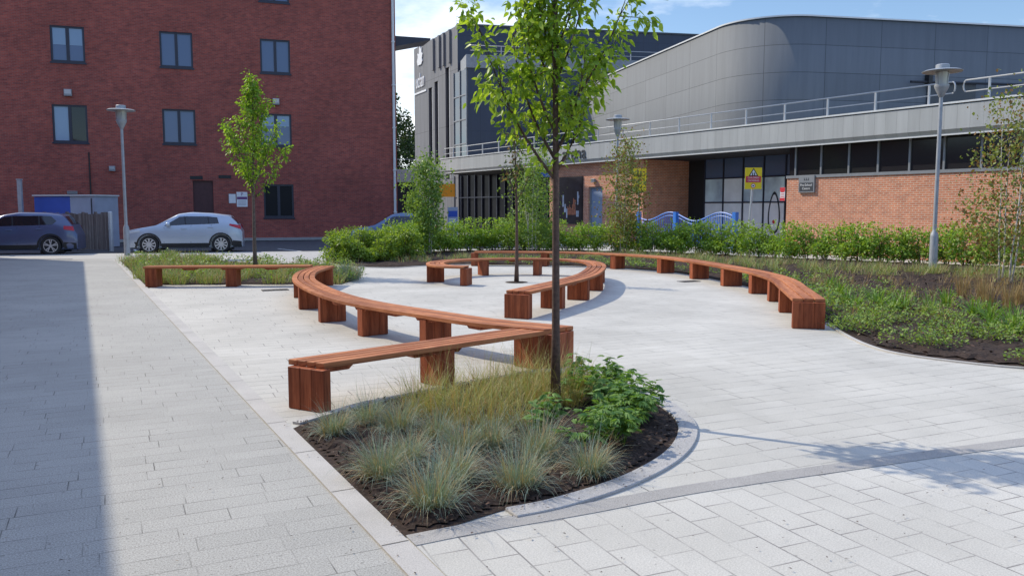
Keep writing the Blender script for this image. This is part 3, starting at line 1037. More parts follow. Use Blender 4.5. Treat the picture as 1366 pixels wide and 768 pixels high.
birch("multi-stemmed birch with dense green leaves in the hedge bed near the parked dark blue car", -3.2, 31.3, 3.5, 1.4, .8, 6200, .105, M["leaf_birch"], 21)
birch("pale-stemmed leafy birch in the hedge bed behind the thin tree in the spiral bench", .75, 32.0, 3.7, 1.75, .7, 4600, .10, M["leaf_birch"], 22)
birch("upright multi-stemmed birch in front of a lamp post and the brick wall with yellow notices", 4.35, 32.4, 4.3, 1.7, .75, 4600, .10, M["leaf_brown"], 23)
birch("sparse birch with white stems and browning leaves beside the big lamp post", 11.35, 18.9, 4.2, 1.75, .7, 5200, .082, M["leaf_brown"], 24, 4)

# distant tree seen in the gap between the buildings
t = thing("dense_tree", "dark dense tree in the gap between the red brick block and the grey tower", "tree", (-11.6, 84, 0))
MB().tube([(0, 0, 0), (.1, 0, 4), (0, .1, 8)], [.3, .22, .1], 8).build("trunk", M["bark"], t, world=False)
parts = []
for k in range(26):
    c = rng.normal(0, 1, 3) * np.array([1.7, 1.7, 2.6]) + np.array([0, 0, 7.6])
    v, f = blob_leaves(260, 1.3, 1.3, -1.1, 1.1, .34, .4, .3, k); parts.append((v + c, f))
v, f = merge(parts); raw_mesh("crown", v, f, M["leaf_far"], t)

# ------------------------------------------------------------------ hedge shrubs
def shrub_mesh(seed, mat, n=1500, w=.62, h=1.22, size=.085):
    t = thing("hedge_shrub", "hornbeam shrub", "shrub", (0, 0, 0), 0, "hornbeam shrubs of the clipped hedge")
    rs = np.random.default_rng(seed)
    parts = []
    for k in range(11):
        a = rs.uniform(0, 6.28); r = w * math.sqrt(rs.uniform(0, .55)); z = rs.uniform(.22, h - .22)
        v, f = blob_leaves(n // 11, rs.uniform(.2, .34), rs.uniform(.2, .34), -rs.uniform(.16, .28), rs.uniform(.16, .28), size, .4, .35, seed + k)
        parts.append((v + np.array([math.cos(a) * r, math.sin(a) * r, z]), f))
    v, f = merge(parts)
    mb = MB()
    for k in range(7):
        a = k * .9 + rs.uniform(-.2, .2); rr = w * rs.uniform(.2, .75)
        mb.tube([(math.cos(a) * .05, math.sin(a) * .05, 0), (math.cos(a) * rr * .6, math.sin(a) * rr * .6, h * .5), (math.cos(a) * rr, math.sin(a) * rr, h * rs.uniform(.8, 1.03))], [.012, .008, .003], 5)
        # shoots sticking out of the clipped top
    mb.build("stems", M["bark_thin"], t, world=False)
    t.children[0].name = "stem"
    nsh = 5
    sh = []
    for k in range(nsh):
        a = rs.uniform(0, 6.28); r = w * rs.uniform(.1, .8); hh = rs.uniform(.08, .22)
        m_ = 9
        z = h - .12 + hh * np.linspace(0, 1, m_)
        pos = np.stack([np.full(m_, math.cos(a) * r), np.full(m_, math.sin(a) * r), z], 1) + rs.normal(0, .012, (m_, 3))
        ax = unit(rs.normal(0, .8, (m_, 3)) + np.array([0, 0, .5])); nr = unit(rs.normal(0, .5, (m_, 3)) + np.array([0, 0, 1]))
        ln = size * rs.uniform(.6, 1.1, m_)
        sh.append(leaves(pos, ax, nr, ln, ln * .6, .2))
    v, f = merge([(v, f)] + sh)
    raw_mesh("foliage", v, f, mat, t)
    return t


HB = [shrub_mesh(100 + k, M["leaf_hedge"]) for k in range(4)]
HL = [shrub_mesh(140 + k, M["leaf_hedge_lit"], 2300, .72, 1.25, .095) for k in range(2)]
hedge = smooth_path([(-4.3, 29.2), (-3.4, 31.6), (-1.5, 33.4), (.8, 34.0), (3.6, 33.3), (6.2, 31.6), (8.4, 29.6), (10.4, 27.6), (12.4, 25.9), (14.4, 24.3), (16.6, 22.6)], 10)
HP, hs = resample(hedge, 46)
spots = [(x, y, None) for x, y in HP]
used = set()
hl_lab = ["clipped hornbeam hedge shrub in the dense run behind the spiral bench", "clipped hornbeam hedge shrub standing before the orange brick wall"]
for i, (x, y, _) in enumerate(spots):
    k = int(rng.integers(0, 4))
    lab = hl_lab[0] if x < 7.6 else hl_lab[1]
    loc = (x + rng.uniform(-.08, .08), y + rng.uniform(-.08, .08), 0)
    rz = rng.uniform(0, 6.28); sc = rng.uniform(.93, 1.08)
    if k not in used:
        used.add(k); o = HB[k]; o.location = loc; o.rotation_euler = (0, 0, rz); o.scale = (sc,) * 3
    else:
        o = dup(HB[k], loc, rz, None, sc)
    o["label"] = lab
    o["group"] = "hedge run behind the benches" if x < 7.6 else "hedge shrubs before the orange brick wall"
lit = [(-5.55, 26.9), (-5.0, 26.3), (-4.95, 27.6), (-4.25, 26.9), (-4.3, 28.2), (-5.6, 27.9), (-3.6, 28.0), (-3.9, 29.2)]
for i, (x, y) in enumerate(lit):
    o = HL[i] if i < 2 else dup(HL[i % 2], (x, y, 0))
    o.location = (x, y, 0); o.rotation_euler = (0, 0, i * 1.7); o.scale = (.9, .9, .86)
    o["label"] = "bright sunlit shrub of the rounded clump where the hedge begins near the silver car"
    o["group"] = "sunlit shrubs at the hedge end"

# ------------------------------------------------------------------ near planting
def plant(name, label, cat, x, y, parts, mat, group=None, z=.02, part="leaves"):
    v, f = merge(parts)
    o = raw_mesh(name, v, f, mat)
    o.location = (x, y, z)
    return tag(o, label, cat, group)


fes = [(576, 680, 1.15, "front fescue tuft at the pointed tip of the bed, largest of the blue-grey ones"),
       (510, 640, 1.0, "blue-grey fescue tuft beside the pale kerb with a bare straw base"),
       (545, 622, .9, "blue-grey fescue tuft half hidden behind the two tufts nearest the pale kerb"),
       (692, 655, 1.15, "silvery blue fescue tuft in front of the golden grass, left of the low pale-edged tuft"),
       (718, 612, 1.1, "tall blue-green fescue tuft in front of the tree stem"),
       (786, 636, .95, "low straw-edged fescue tuft beside the curved granite edging"),
       (446, 583, .85, "fescue tuft closest to the end leg of the near bench arm"),
       (492, 568, .9, "dull green fescue tuft below the gap under the near bench arm"),
       (532, 578, 1.0, "greener fescue tuft in the middle of the second row behind the kerb"),
       (585, 590, .9, "fescue tuft at the edge of the golden grass clump, level with the bench leg"),
       (618, 606, .85, "straw-coloured fescue tuft in the centre of the bed"),
       (655, 602, .9, "dark-based fescue tuft below the golden grass near the tree stem"),
       (606, 645, .95, "fescue tuft directly behind the front tip tuft")]
for u, v, s, lab in fes:
    s *= rng.uniform(.82, .98)
    p = G(u, v)
    plant("fescue_tuft", lab, "grass tuft", p[0], p[1], [blades(560, .085 * s, .265 * s, .74, .0030, .36), blades(200, .13 * s, .22 * s, 1.2, .0036, .45), blades(60, .16 * s, .32 * s, .6, .0028, .4)], M["fescue"], "blue fescue tufts of the near bed")
gold = [(556, 556), (590, 548), (628, 552), (664, 548), (700, 545), (728, 548), (648, 532), (684, 528), (712, 522), (612, 572), (650, 575), (690, 572), (760, 545), (575, 560), (735, 522), (770, 530)]
for u, v in gold:
    p = G(u, v)
    plant("golden_grass_tuft", "arching golden green grass tuft of the clump at the stem of the near tree", "grass tuft", p[0], p[1],
          [blades(210, .13, .31, .70, .0042, .4), blades(60, .09, .44, .55, .003, .3)], M["golden"], "golden grasses round the near tree")


def perennial(n_st, h, spread, n_leaf, ln):
    parts = []
    for k in range(n_st):
        a = rng.uniform(0, 6.28); le = rng.uniform(.05, 1) * spread
        top = np.array([math.cos(a) * le, math.sin(a) * le, h * rng.uniform(.65, 1.05) * (1 - .35 * (le / spread) ** 2)])
        l_ = np.array([np.linalg.norm(top)])
        parts.append(leaves(np.zeros((1, 3)), top[None], np.array([[1.0, .2, 0]]), l_, np.array([.012]), .1))
        for q in range(n_leaf):
            f = rng.uniform(.45, 1.05)
            b = rng.uniform(0, 6.28)
            tilt = rng.uniform(-.5, .75)
            c = top * np.array([f, f, f]) + np.array([math.cos(b), math.sin(b), .3]) * rng.uniform(.0, .05)
            nr_ = np.array([[rng.normal(0, .5), rng.normal(0, .5), 1.0]])
            for lob in (-.8, -.35, 0, .35, .8):
                az = b + lob
                ax = np.array([[math.cos(az), math.sin(az), tilt]])
                l = np.array([ln * rng.uniform(.75, 1.1) * (1 - .25 * abs(lob))])
                parts.append(leaves(c[None], ax, nr_, l, l * .30, .22, True, .25))
        v, f = MB(), None
    return parts


per = [(775, 540), (842, 545), (852, 578), (825, 530), (795, 545), (830, 560), (772, 520), (858, 562), (800, 585), (832, 602), (790, 610), (812, 525), (838, 566), (728, 588), (820, 592)]
for i, (u, v) in enumerate(per):
    p = G(u, v)
    o = plant("leafy_perennial", "bushy dark green plant with divided leaves inside the curved edging beside the near tree", "plant", p[0], p[1], perennial(10, .33, .21, 8, .085), M["leaf_perennial"], "divided-leaf perennials in the near bed")
    tag(o, "small divided-leaf plant on its own between the fescue and the tree stem" if i == 13 else None, None, "lone divided-leaf plant" if i == 13 else None)


# bark chips and dry litter on the near bed
n = 3600
pts = []
xs = [p[0] for p in bed_near]; ys = [p[1] for p in bed_near]
while len(pts) < n:
    x, y = rng.uniform(min(xs), max(xs)), rng.uniform(min(ys), max(ys))
    if inside(bed_near, x, y): pts.append((x, y, .035 + rng.uniform(0, .02)))
P = np.array(pts)
ax = unit(rng.normal(0, 1, (n, 3)) * np.array([1, 1, .35])); nr = unit(rng.normal(0, .6, (n, 3)) + np.array([0, 0, 1]))
ln = rng.uniform(.012, .045, n)
v, f = leaves(P, ax, nr, ln, ln * .4, .1)
tag(raw_mesh("bark_mulch", v, f, M["bark_mulch"]), "dark bark mulch scattered over the near bed", "mulch", kind="stuff")

# ------------------------------------------------------------------ right-hand bed planting
def scatter(poly, n, fn=None):
    xs = [p[0] for p in poly]; ys = [p[1] for p in poly]
    out = []
    tries = 0
    while len(out) < n and tries < n * 60:
        tries += 1
        x, y = rng.uniform(min(xs), max(xs)), rng.uniform(min(ys), max(ys))
        if inside(poly, x, y) and (fn is None or fn(x, y)): out.append((x, y))
    return out


def cover_leaves(pts, per_clump, r, h, size, zl=.0):
    parts = []
    for x, y in pts:
        m = int(per_clump * rng.uniform(.6, 1.4))
        a = rng.uniform(0, 6.28, m); rr = r * np.sqrt(rng.uniform(0, 1, m)) * rng.uniform(.7, 1.2)
        z = h * rng.uniform(.15, 1, m) * (1 - .5 * (rr / r).clip(0, 1) ** 2)
        pos = np.stack([x + rr * np.cos(a), y + rr * np.sin(a), .03 + zl + z], 1)
        ax = unit(np.stack([np.cos(a), np.sin(a), rng.uniform(-.2, .8, m)], 1) + rng.normal(0, .5, (m, 3)))
        nr = unit(rng.normal(0, .5, (m, 3)) + np.array([0, 0, 1]))
        ln = size * rng.uniform(.6, 1.4, m)
        parts.append(leaves(pos, ax, nr, ln, ln * .45, .2))
    return merge(parts)


front_zone = [(4.95, 12.6)] + rb_front[2:-6] + [(9.5, 9.3), (9.5, 11.8), (7.2, 12.2), (6.2, 14.0), (5.2, 14.6)]
mid_zone = [(4.95, 12.6), (9.8, 10.8), (13, 12), (11.5, 19), (8, 22), (6, 21.5), (5.5, 17)]
pts = scatter(front_zone, 88, lambda x, y: mn.noise(Vector((x * 1.5, y * 1.5, 3))) > .05)
v, f = cover_leaves(pts, 150, .24, .24, .045)
tag(raw_mesh("ground_cover", v, f, M["leaf_cover"]), "low green ground cover along the paving edge of the right bed", "ground cover", kind="stuff")
pts = scatter(mid_zone, 95, lambda x, y: mn.noise(Vector((x * .9, y * .9, 7))) > .02 and x < 8.5)
v, f = cover_leaves(pts, 30, .20, .2, .06)
tag(raw_mesh("ground_cover", v, f, M["leaf_cover"]), "patchy leafy ground cover over the dark soil towards the hedge", "ground cover", kind="stuff")
# edge planting seen under and behind the sweeping bench
pts = []
for i in range(len(back_edge_lb)):
    x, y = back_edge_lb[i]
    if y > 13:
        for q in range(2): pts.append((x + rng.uniform(.12, .75), y + rng.uniform(0, .55)))
v, f = cover_leaves(pts[::2], 60, .20, .26, .065)
tag(raw_mesh("ground_cover", v, f, M["leaf_birch"]), "leafy green planting along the back of the sweeping bench", "ground cover", kind="stuff")
# band of meadow grass in front of the hedge
mg = []
for x, y in scatter([(5.0, 26.6), (6.4, 23.2), (8.8, 21.2), (12.6, 19.2), (14.6, 18.2), (15.5, 20.3), (11.4, 23.2), (8.3, 26.6), (6, 29.4), (3.4, 30), (1, 29.5), (1.2, 28.0), (3.3, 27.8)], 210):
    mg.append(blades(46, .16, .28, .6, .008, .35, (x, y, 0.02)))
for x, y in scatter([(-4.5, 25.6), (-2.4, 26.4), (.8, 26.8), (1, 29), (-2, 30), (-3.4, 28.0)], 60): mg.append(blades(26, .14, .22, .6, .009, .3, (x, y, 0.02)))
v, f = merge(mg)
tag(raw_mesh("meadow_grass", v, f, M["mixed_grass"]), "band of yellowish meadow grass at the foot of the hedge", "grass", kind="stuff")
ds = [blades(16, .10, .24, .5, .007, .4, (x, y, .03)) for x, y in scatter(mid_zone, 120)]
v, f = merge(ds)
tag(raw_mesh("dry_stems", v, f, M["straw"]), "thin dry brown stems and stubble over the dark soil of the right bed", "dry stems", kind="stuff")
n = 2600
pq = scatter(front_zone + [], 900) + scatter(mid_zone, 1700)
P = np.array([(x, y, .075 + rng.uniform(-.03, .03)) for x, y in pq]); n = len(P)
ax = unit(rng.normal(0, 1, (n, 3)) * np.array([1, 1, .4])); nr = unit(rng.normal(0, .6, (n, 3)) + np.array([0, 0, 1]))
ln = rng.uniform(.03, .10, n)
v, f = leaves(P, ax, nr, ln, ln * .45, .15)
tag(raw_mesh("bark_mulch", v, f, M["bark_mulch"]), "dark bark mulch and clods over the right bed", "mulch", kind="stuff")
lil = [(1140, 413), (1165, 405), (1175, 412), (1192, 418), (1205, 416), (1128, 408), (1118, 396), (1108, 388), (1240, 420), (1300, 424), (1318, 430), (1322, 440), (1350, 440), (1352, 448), (1262, 412), (1362, 432)]
for u, v in lil:
    p = G(u, v)
    plant("strap_leaf_clump", "bright green strap-leaved clump growing in the dark soil of the right bed", "plant", p[0], p[1], [blades(60, .06, .34, .75, .022, .25)], M["leaf_lily"], "strap-leaved clumps in the right bed")
dry = [(1283, 400, .5, "straw-coloured dry grass tuft next to the lamp post foot"), (1310, 402, .5, "dry grass tuft between the lamp post and the white birch stems"),
       (1318, 414, .55, "tallest dry grass tuft in front of the white-stemmed birch"), (1345, 418, .5, "dry straw tuft at the near side of the white-stemmed birch"), (1362, 410, .45, "dry grass tuft half out of the frame by the white-stemmed birch")]
for u, v, h, lab in dry:
    p = G(u, v)
    plant("dry_grass_tuft", lab, "grass tuft", p[0], p[1], [blades(110, .09, h, .22, .008, .25)], M["straw"], "dry grass tufts by the birch")
# back-left bed
bp = [blades(44, .16, .26, .5, .010, .3, (x, y, .02)) for x, y in scatter(bed_left, 330, lambda x, y: y < 23.5 or x < -9.5)]
v, f = merge(bp)
tag(raw_mesh("mixed_grass", v, f, M["mixed_grass"]), "mixed grasses filling the bed behind the straight bench arm", "grass", kind="stuff")
v, f = cover_leaves(scatter(bed_left, 110), 50, .26, .30, .075)
tag(raw_mesh("ground_cover", v, f, M["leaf_cover"]), "low leafy plants filling the bed behind the straight bench arm", "ground cover", kind="stuff")
for u, v, lab in ((472, 375, "pale fescue tuft at the rounded corner of the back bed beside the bench end"),):
    p = G(u, v)
    plant("fescue_tuft", lab, "grass tuft", p[0] - .1, p[1], [blades(420, .22, .42, .5, .008, .25)], M["fescue"])

# ------------------------------------------------------------------ facades
def wall_with_holes(mb, fr, s0, s1, z0, z1, holes, o=0.0, rev=.14):
    S = sorted({s0, s1} | {h[0] for h in holes} | {h[1] for h in holes})
    Z = sorted({z0, z1} | {h[2] for h in holes} | {h[3] for h in holes})
    S = [s for s in S if s0 <= s <= s1]; Z = [z for z in Z if z0 <= z <= z1]
    for i in range(len(S) - 1):
        for j in range(len(Z) - 1):
            cs, cz = (S[i] + S[i + 1]) / 2, (Z[j] + Z[j + 1]) / 2
            if any(h[0] < cs < h[1] and h[2] < cz < h[3] for h in holes): continue
            q = [FP(fr, S[i], Z[j], o), FP(fr, S[i + 1], Z[j], o), FP(fr, S[i + 1], Z[j + 1], o), FP(fr, S[i], Z[j + 1], o)]
            mb.add(q, [(0, 1, 2, 3)])
    for a, b, c, d in holes:
        q = [FP(fr, s, z, oo) for oo in (o, o - rev) for s, z in ((a, c), (b, c), (b, d), (a, d))]
        mb.add(q, [(0, 4, 5, 1), (1, 5, 6, 2), (2, 6, 7, 3), (3, 7, 4, 0)])


def window(parent, fr, a, b, c, d, glass, frame, panes=2, o=-.10, fw=.09, glasses=None):
    mb = MB()
    mb.fbox(fr, a, a + fw, c, d, o, o + .06); mb.fbox(fr, b - fw, b, c, d, o, o + .06)
    mb.fbox(fr, a + fw, b - fw, c, c + fw, o, o + .06); mb.fbox(fr, a + fw, b - fw, d - fw, d, o, o + .06)
    w = (b - a - 2 * fw) / panes
    for k in range(1, panes): mb.fbox(fr, a + fw + k * w - fw * .8, a + fw + k * w + fw * .8, c + fw, d - fw, o, o + .055)
    wdw = mb.build("window", frame, parent)
    for k in range(panes):
        g = glasses[k] if glasses else glass
        MB().fbox(fr, a + fw + k * w, a + fw + (k + 1) * w, c + fw, d - fw, o - .02, o + .02).build("pane", g, wdw)
    return wdw


def text(body, size, mat, fr, s, z, o, parent=None, name="lettering", depth=.01, align="CENTER", squash=1.0):
    c = bpy.data.curves.new("txt", "FONT")
    c.body = body; c.size = size; c.extrude = depth; c.align_x = align; c.align_y = "CENTER"
    ob = bpy.data.objects.new("txt", c); COL.objects.link(ob)
    me = bpy.data.meshes.new_from_object(ob.evaluated_get(bpy.context.evaluated_depsgraph_get()))
    bpy.data.objects.remove(ob)
    (nx, ny) = fr[2]
    r = Vector((-ny, nx, 0)); up = Vector((0, 0, 1)); nn = Vector((nx, ny, 0))
    p = Vector(FP(fr, s, z, o))
    off = ROOT[parent.name] if parent is not None else p
    for v in me.vertices:
        q = p + r * v.co.x * squash + up * v.co.y + nn * v.co.z
        v.co = q - off
    me.materials.clear(); me.materials.append(mat)
    b = bpy.data.objects.new(name, me); COL.objects.link(b)
    if parent is not None: b.parent = parent
    else: b.location = p
    ROOT[b.name] = off
    return b


# ---- red brick block
FA = ((-6.63, 48.0), (-.943, -.333), (.333, -.943))
bb = thing("brick_building", "tall dark red brick block with small paired windows behind the parked cars", "building", (-6.63, 48, 0))
wins = [(67, 113, 35, 83), (213, 257, 43, 90), (347, 387, 53, 98), (70, 117, 140, 190), (217, 261, 146, 192), (347, 389, 152, 195), (352, 392, 246, 290), (345, 385, -40, 3), (212, 255, -58, -14), (64, 110, -72, -26)]
holes, hw = [], []
for u0, u1, v0, v1 in wins:
    a = hit(FA, u1, (v0 + v1) / 2); b = hit(FA, u0, (v0 + v1) / 2)
    zt = hit(FA, (u0 + u1) / 2, v0)[1]; zb_ = hit(FA, (u0 + u1) / 2, v1)[1]
    holes.append((a[0], b[0], zb_, zt))
dr = (hit(FA, 285, 270)[0], hit(FA, 258, 270)[0], 0.0, hit(FA, 270, 241)[1])
mb = MB()
wall_with_holes(mb, FA, 0, 62, 0, 14.3, holes + [dr])
mb.fbox(FA, 0, 62, 0, 14.3, -4, -.142)
mb.add([FP(FA, 0, 0, 0), FP(FA, 0, 14.3, 0), FP(FA, 0, 14.3, -.142), FP(FA, 0, 0, -.142)], [(0, 1, 2, 3)])
mb.build("wall", M["brick_dark"], bb)
MB().fbox(FA, -.12, 62, 14.302, 14.5, -4, .12).build("parapet", M["grey_frame"], bb)
MB().hexa([FP(FA, -2.2, 11.52, -2.5), FP(FA, -.002, 11.0, -2.5), FP(FA, -.002, 11.0, -.6), FP(FA, -2.2, 11.52, -.6), FP(FA, -2.2, 11.62, -2.5), FP(FA, -.002, 11.62, -2.5), FP(FA, -.002, 11.62, -.6), FP(FA, -2.2, 11.62, -.6)]).build("eaves_canopy", M["dark_frame"], bb)
for i, h in enumerate(holes):
    gl = [M["glass_blind"]] * 2
    if i == 3: gl = [M["glass_dark"], M["glass_pale"]]
    if i == 6: gl = [M["dim_glass"]] * 2
    w_ = window(bb, FA, *h, None, M["dark_frame"], glasses=gl)
    if i in (0, 5):   # half-drawn pale blinds
        a, b, c, d = h
        f0 = c + (d - c) * (.48 if i == 0 else .62)
        for q in ((a + .12, (a + b) / 2 - .09), ((a + b) / 2 + .09, b - .12)):
            MB().fbox(FA, q[0], q[1], f0, d - .1, -.079, -.073).build("blind", M["glass_pale"], w_)
    MB().fbox(FA, h[0] - .05, h[1] + .05, h[2] - .09, h[2] - .003, -.05, .035).build("sill", M["dark_frame"], w_)
dd = MB(); dd.fbox(FA, dr[0] + .003, dr[1] - .003, 0, dr[3] - .003, -.13, -.09); dob = dd.build("door", plain("brown_door", (.075, .028, .028), .6), bb)
MB().fbox(FA, dr[0] + .15, dr[0] + .2, 1.0, 1.15, -.088, -.04).build("handle", M["steel"], dob)
# downpipe at the corner
mb = MB(); mb.tube([FP(FA, .16, 0, .10), FP(FA, .16, 14.2, .10)], .075, 10)
for z in np.arange(1.5, 14, 2.4): mb.fbox(FA, .07, .25, z, z + .07, .0, .19)
mb.build("downpipe", M["trim"], bb)
for u, v in ((262, 237), (300, 236)):
    a, z = hit(FA, u, v); MB().fbox(FA, a - .32, a + .32, z - .09, z + .09, 0.002, .025).build("air_brick", M["black"], bb)
mb = MB(); mb.fbox(FA, 0, 62, .0, .14, .003, .35); mb.build("plinth_kerb", M["edging"], bb)


def wall_lamp(u, v, label, w=.36, h=.34, fr=FA):
    a, z = hit(fr, u, v)
    t = thing("wall_light", label, "wall light", FP(fr, a, z - h / 2, 0))
    MB().fbox(fr, a - w / 2, a + w / 2, z - h / 2, z + h / 2, .03, .16).build("housing", M["sign_grey"], t, bevel=.01)
    p = [FP(fr, a - w / 2 + .03, z - h / 2 + .1, .162), FP(fr, a + w / 2 - .03, z - h / 2 + .1, .162), FP(fr, a + w / 2 - .03, z + h / 2 - .03, .20), FP(fr, a - w / 2 + .03, z + h / 2 - .03, .20)]
    q = [FP(fr, a - w / 2 + .03, z - h / 2 + .1, .15), FP(fr, a + w / 2 - .03, z - h / 2 + .1, .15), FP(fr, a + w / 2 - .03, z + h / 2 - .03, .15), FP(fr, a - w / 2 + .03, z + h / 2 - .03, .15)]
    MB().hexa(q + p).build("lens", M["clear_lamp"], t)
    MB().fbox(fr, a - .05, a + .05, z - .05, z + .05, 0, .03).build("bracket", M["black"], t)


wall_lamp(91, 124, "square floodlight on the brick wall above the dark curtained window")
wall_lamp(368, 136, "square floodlight on the brick wall behind the top of the lime-leaved tree")
wall_lamp(150, 225, "small floodlight on the brick wall beside the head of the lamp post", .3, .26)
wall_lamp(97, 257, "flat bulkhead light on the brick wall over the blue hut", .46, .16)
a, z = hit(FA, 129, 267)
t = thing("junction_box", "small white box on the brick wall beside the pale hut panel", "box", FP(FA, a, z, 0))
MB().fbox(FA, a - .11, a + .11, z - .11, z + .11, 0, .1).build("cover", M["white"], t, bevel=.01)
MB().tube([FP(FA, a + .25, .2, .05), FP(FA, a + .25, 4.6, .05)], .035, 6).build("conduit", M["black"], t)
a, z = hit(FA, 310, 265)
t = thing("notice", "plain white paper notice on the brick wall, smaller of the pair above the silver car", "notice", FP(FA, a, z, 0))
MB().fbox(FA, a - .17, a + .17, z - .24, z + .24, 0, .012).build("sheet", M["white"], t)
MB().fbox(FA, a - .19, a + .19, z - .26, z + .26, -.005, .006).build("backing", M["grey_frame"], t)
a, z = hit(FA, 323, 266)
t = thing("notice", "larger white notice with a purple parking band on the brick wall above the silver car", "notice", FP(FA, a, z, 0))
MB().fbox(FA, a - .28, a + .28, z - .40, z + .40, 0, .012).build("sheet", M["white"], t)
pb = plain("purple_print", (.16, .05, .18), .5)
MB().fbox(FA, a - .26, a + .26, z + .0, z + .14, .012, .016).build("band", pb, t)
text("P", .24, pb, FA, a, z + .27, .014, t, "letter", .003)
mb = MB()
for q in range(4): mb.fbox(FA, a - .2, a + .2, z - .1 - q * .07, z - .08 - q * .07, .012, .015)
mb.build("print", plain("grey_print", (.3, .3, .34), .6), t)

# ---- building that throws the shadow over the path (stands beside it)
SBD = (.474, -.8805)
_a, _b = Vector(G(112, 349)), Vector(G(155, 768))
SBD = tuple((_b - _a).normalized())
_c = _a + SUN_H * (6.2 / math.tan(SUN_EL))
FS = (tuple(_c), SBD, (-SBD[1], SBD[0]))
sbt = thing("shade_building", "brick block standing along the shaded side of the path", "building", (_c.x, _c.y, 0))
SH = 6.2
hs_ = [(2 + 4 * k, 3.6 + 4 * k, 1.2 + 3.6 * j, 2.9 + 3.6 * j) for k in range(11) for j in range(1)]
mb = MB(); wall_with_holes(mb, FS, 0, 48, 0, SH, hs_); mb.fbox(FS, 0, 48, 0, SH, -9, -.142); mb.build("wall", M["brick_dark"], sbt)
for h in hs_: MB().fbox(FS, h[0], h[1], h[2], h[3], -.12, -.08).build("window", M["glass_blind"], sbt)

# ---- leisure building: orange brick, metal fascia, curved upper storey
D1 = Vector((-.532, .847)).normalized()
FB = ((11.75, 31.0), (D1.x, D1.y), (-D1.y, D1.x))
lc = thing("leisure_building", "long low orange brick building with grey metal fascia and a curved grey upper storey", "building", (11.75, 31, 0))
OV = -.32
SILL = 2.92
mb = MB()
wall = MB()
wall.fbox(FB, -16, 2.1, 0, SILL, OV - .3, OV)
wall.fbox(FB, 1.8, 2.1, 0, 4.158, -3.3, OV - .302)
wall.build("wall", M["brick_orange"], lc)
MB().fbox(FB, -16, 2.12, SILL + .002, SILL + .11, OV - .3, OV + .04).build("sill_band", M["grey_frame"], lc)
sg = MB(); sg.fbox(FB, -16, 2.1, SILL + .112, 4.158, OV - .3, OV - .12); wn_ = sg.build("strip_window", M["glass_strip"], lc)
mb = MB()
for s in [hit(FB, u, 200, OV)[0] for u in (1060, 1094, 1131, 1170, 1212, 1258, 1308, 1362)] + [-9.0, -11, -13]:
    MB().fbox(FB, s - .035, s + .035, SILL + .112, 4.158, OV - .119, OV - .07).build("mullion", M["grey_frame"], wn_)
pass
# middle brick part
S2, S3 = 10.65, 18.6
wall = MB()
p0 = hit(FB, 778, 265, OV)[0]; p1 = hit(FB, 747, 265, OV)[0]
d0 = hit(FB, 803.5, 270, OV)[0]; d1 = hit(FB, 785, 270, OV)[0]
dz = hit(FB, 794, 249, OV)[1]
wall_with_holes(wall, FB, S2, S3, 0, 4.158, [(d0, d1, 0, dz)], OV, .2)
wall.fbox(FB, S2 + .001, S3 - .001, 0, 4.158, -3.3, OV - .202)
wall.add([FP(FB, S2, 0, OV), FP(FB, S2, 4.158, OV), FP(FB, S2, 4.158, -3.3), FP(FB, S2, 0, -3.3)], [(0, 1, 2, 3)])
wall.build("wall", M["brick_orange"], lc)
dob = MB().fbox(FB, d0, d1, 0, dz, OV - .19, OV - .14).build("door", M["door_blue"], lc)
mb = MB(); mb.fbox(FB, d0, d0 + .08, 0, dz, OV - .139, OV - .08); mb.fbox(FB, d1 - .08, d1, 0, dz, OV - .139, OV - .08); mb.fbox(FB, d0 + .08, d1 - .08, dz - .08, dz, OV - .139, OV - .08)
mb.build("frame", M["sign_grey"], dob)
# entrance recess with glazing
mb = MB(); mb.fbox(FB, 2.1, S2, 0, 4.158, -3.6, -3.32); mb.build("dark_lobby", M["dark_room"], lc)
gl = thing  # alias kept short
gx = [2.1 + k * (S2 - 2.1 - 1.2) / 6 for k in range(7)]
gz = [0.0, 2.0, 3.15, 4.15]
fr_ = MB()
for s in gx: fr_.fbox(FB, s, s + .07, 0, 4.15, -3.318, -3.22)
for z in gz[1:3]: fr_.fbox(FB, gx[0], gx[-1], z, z + .06, -3.318, -3.225)
gz_ob = fr_.build("entrance_glazing", M["dark_frame"], lc)
vn = 0
for i in range(6):
    for j in range(3):
        if i == 1 and j < 2: mat = M["glass_dark"]
        elif j == 2: mat = M["glass_blind"]
        else: mat = M["vinyl_white"] if j == 0 or i == 4 else M["vinyl"]
        if j == 2 and i in (0, 1): mat = M["glass_blind"]
        MB().fbox(FB, gx[i] + .072, gx[i + 1] - .002, gz[j] + .062, gz[j + 1] - .002, -3.319, -3.26).build("pane", mat, gz_ob)
# simple upright bird shape printed on one pane
s_c = (gx[2] + gx[3]) / 2 + .03
for (w_, h_, zc, mm, oo) in ((.34, .95, 1.55, M["vinyl_ink"], -3.257), (.26, .82, 1.55, M["vinyl_white"], -3.254)):
    poly = [FP(FB, s_c + w_ * math.cos(a) * (1 - .25 * math.sin(a)), zc + h_ * math.sin(a), oo) for a in np.linspace(0, 2 * math.pi, 28, endpoint=False)]
    MB().add(poly, [tuple(range(28))]).build("print", mm, gz_ob)
poly = [FP(FB, s_c + .08 * math.cos(a), 1.15 + .09 * math.sin(a), -3.250) for a in np.linspace(0, 2 * math.pi, 16, endpoint=False)]
MB().add(poly, [tuple(range(16))]).build("print", M["red"], gz_ob)
mb = MB()
for s in (gx[1] + .25, gx[1] + .45): mb.tube([FP(FB, s, .75, -3.2), FP(FB, s, 1.75, -3.2)], .018, 6)
mb.build("handle", M["steel"], gz_ob)
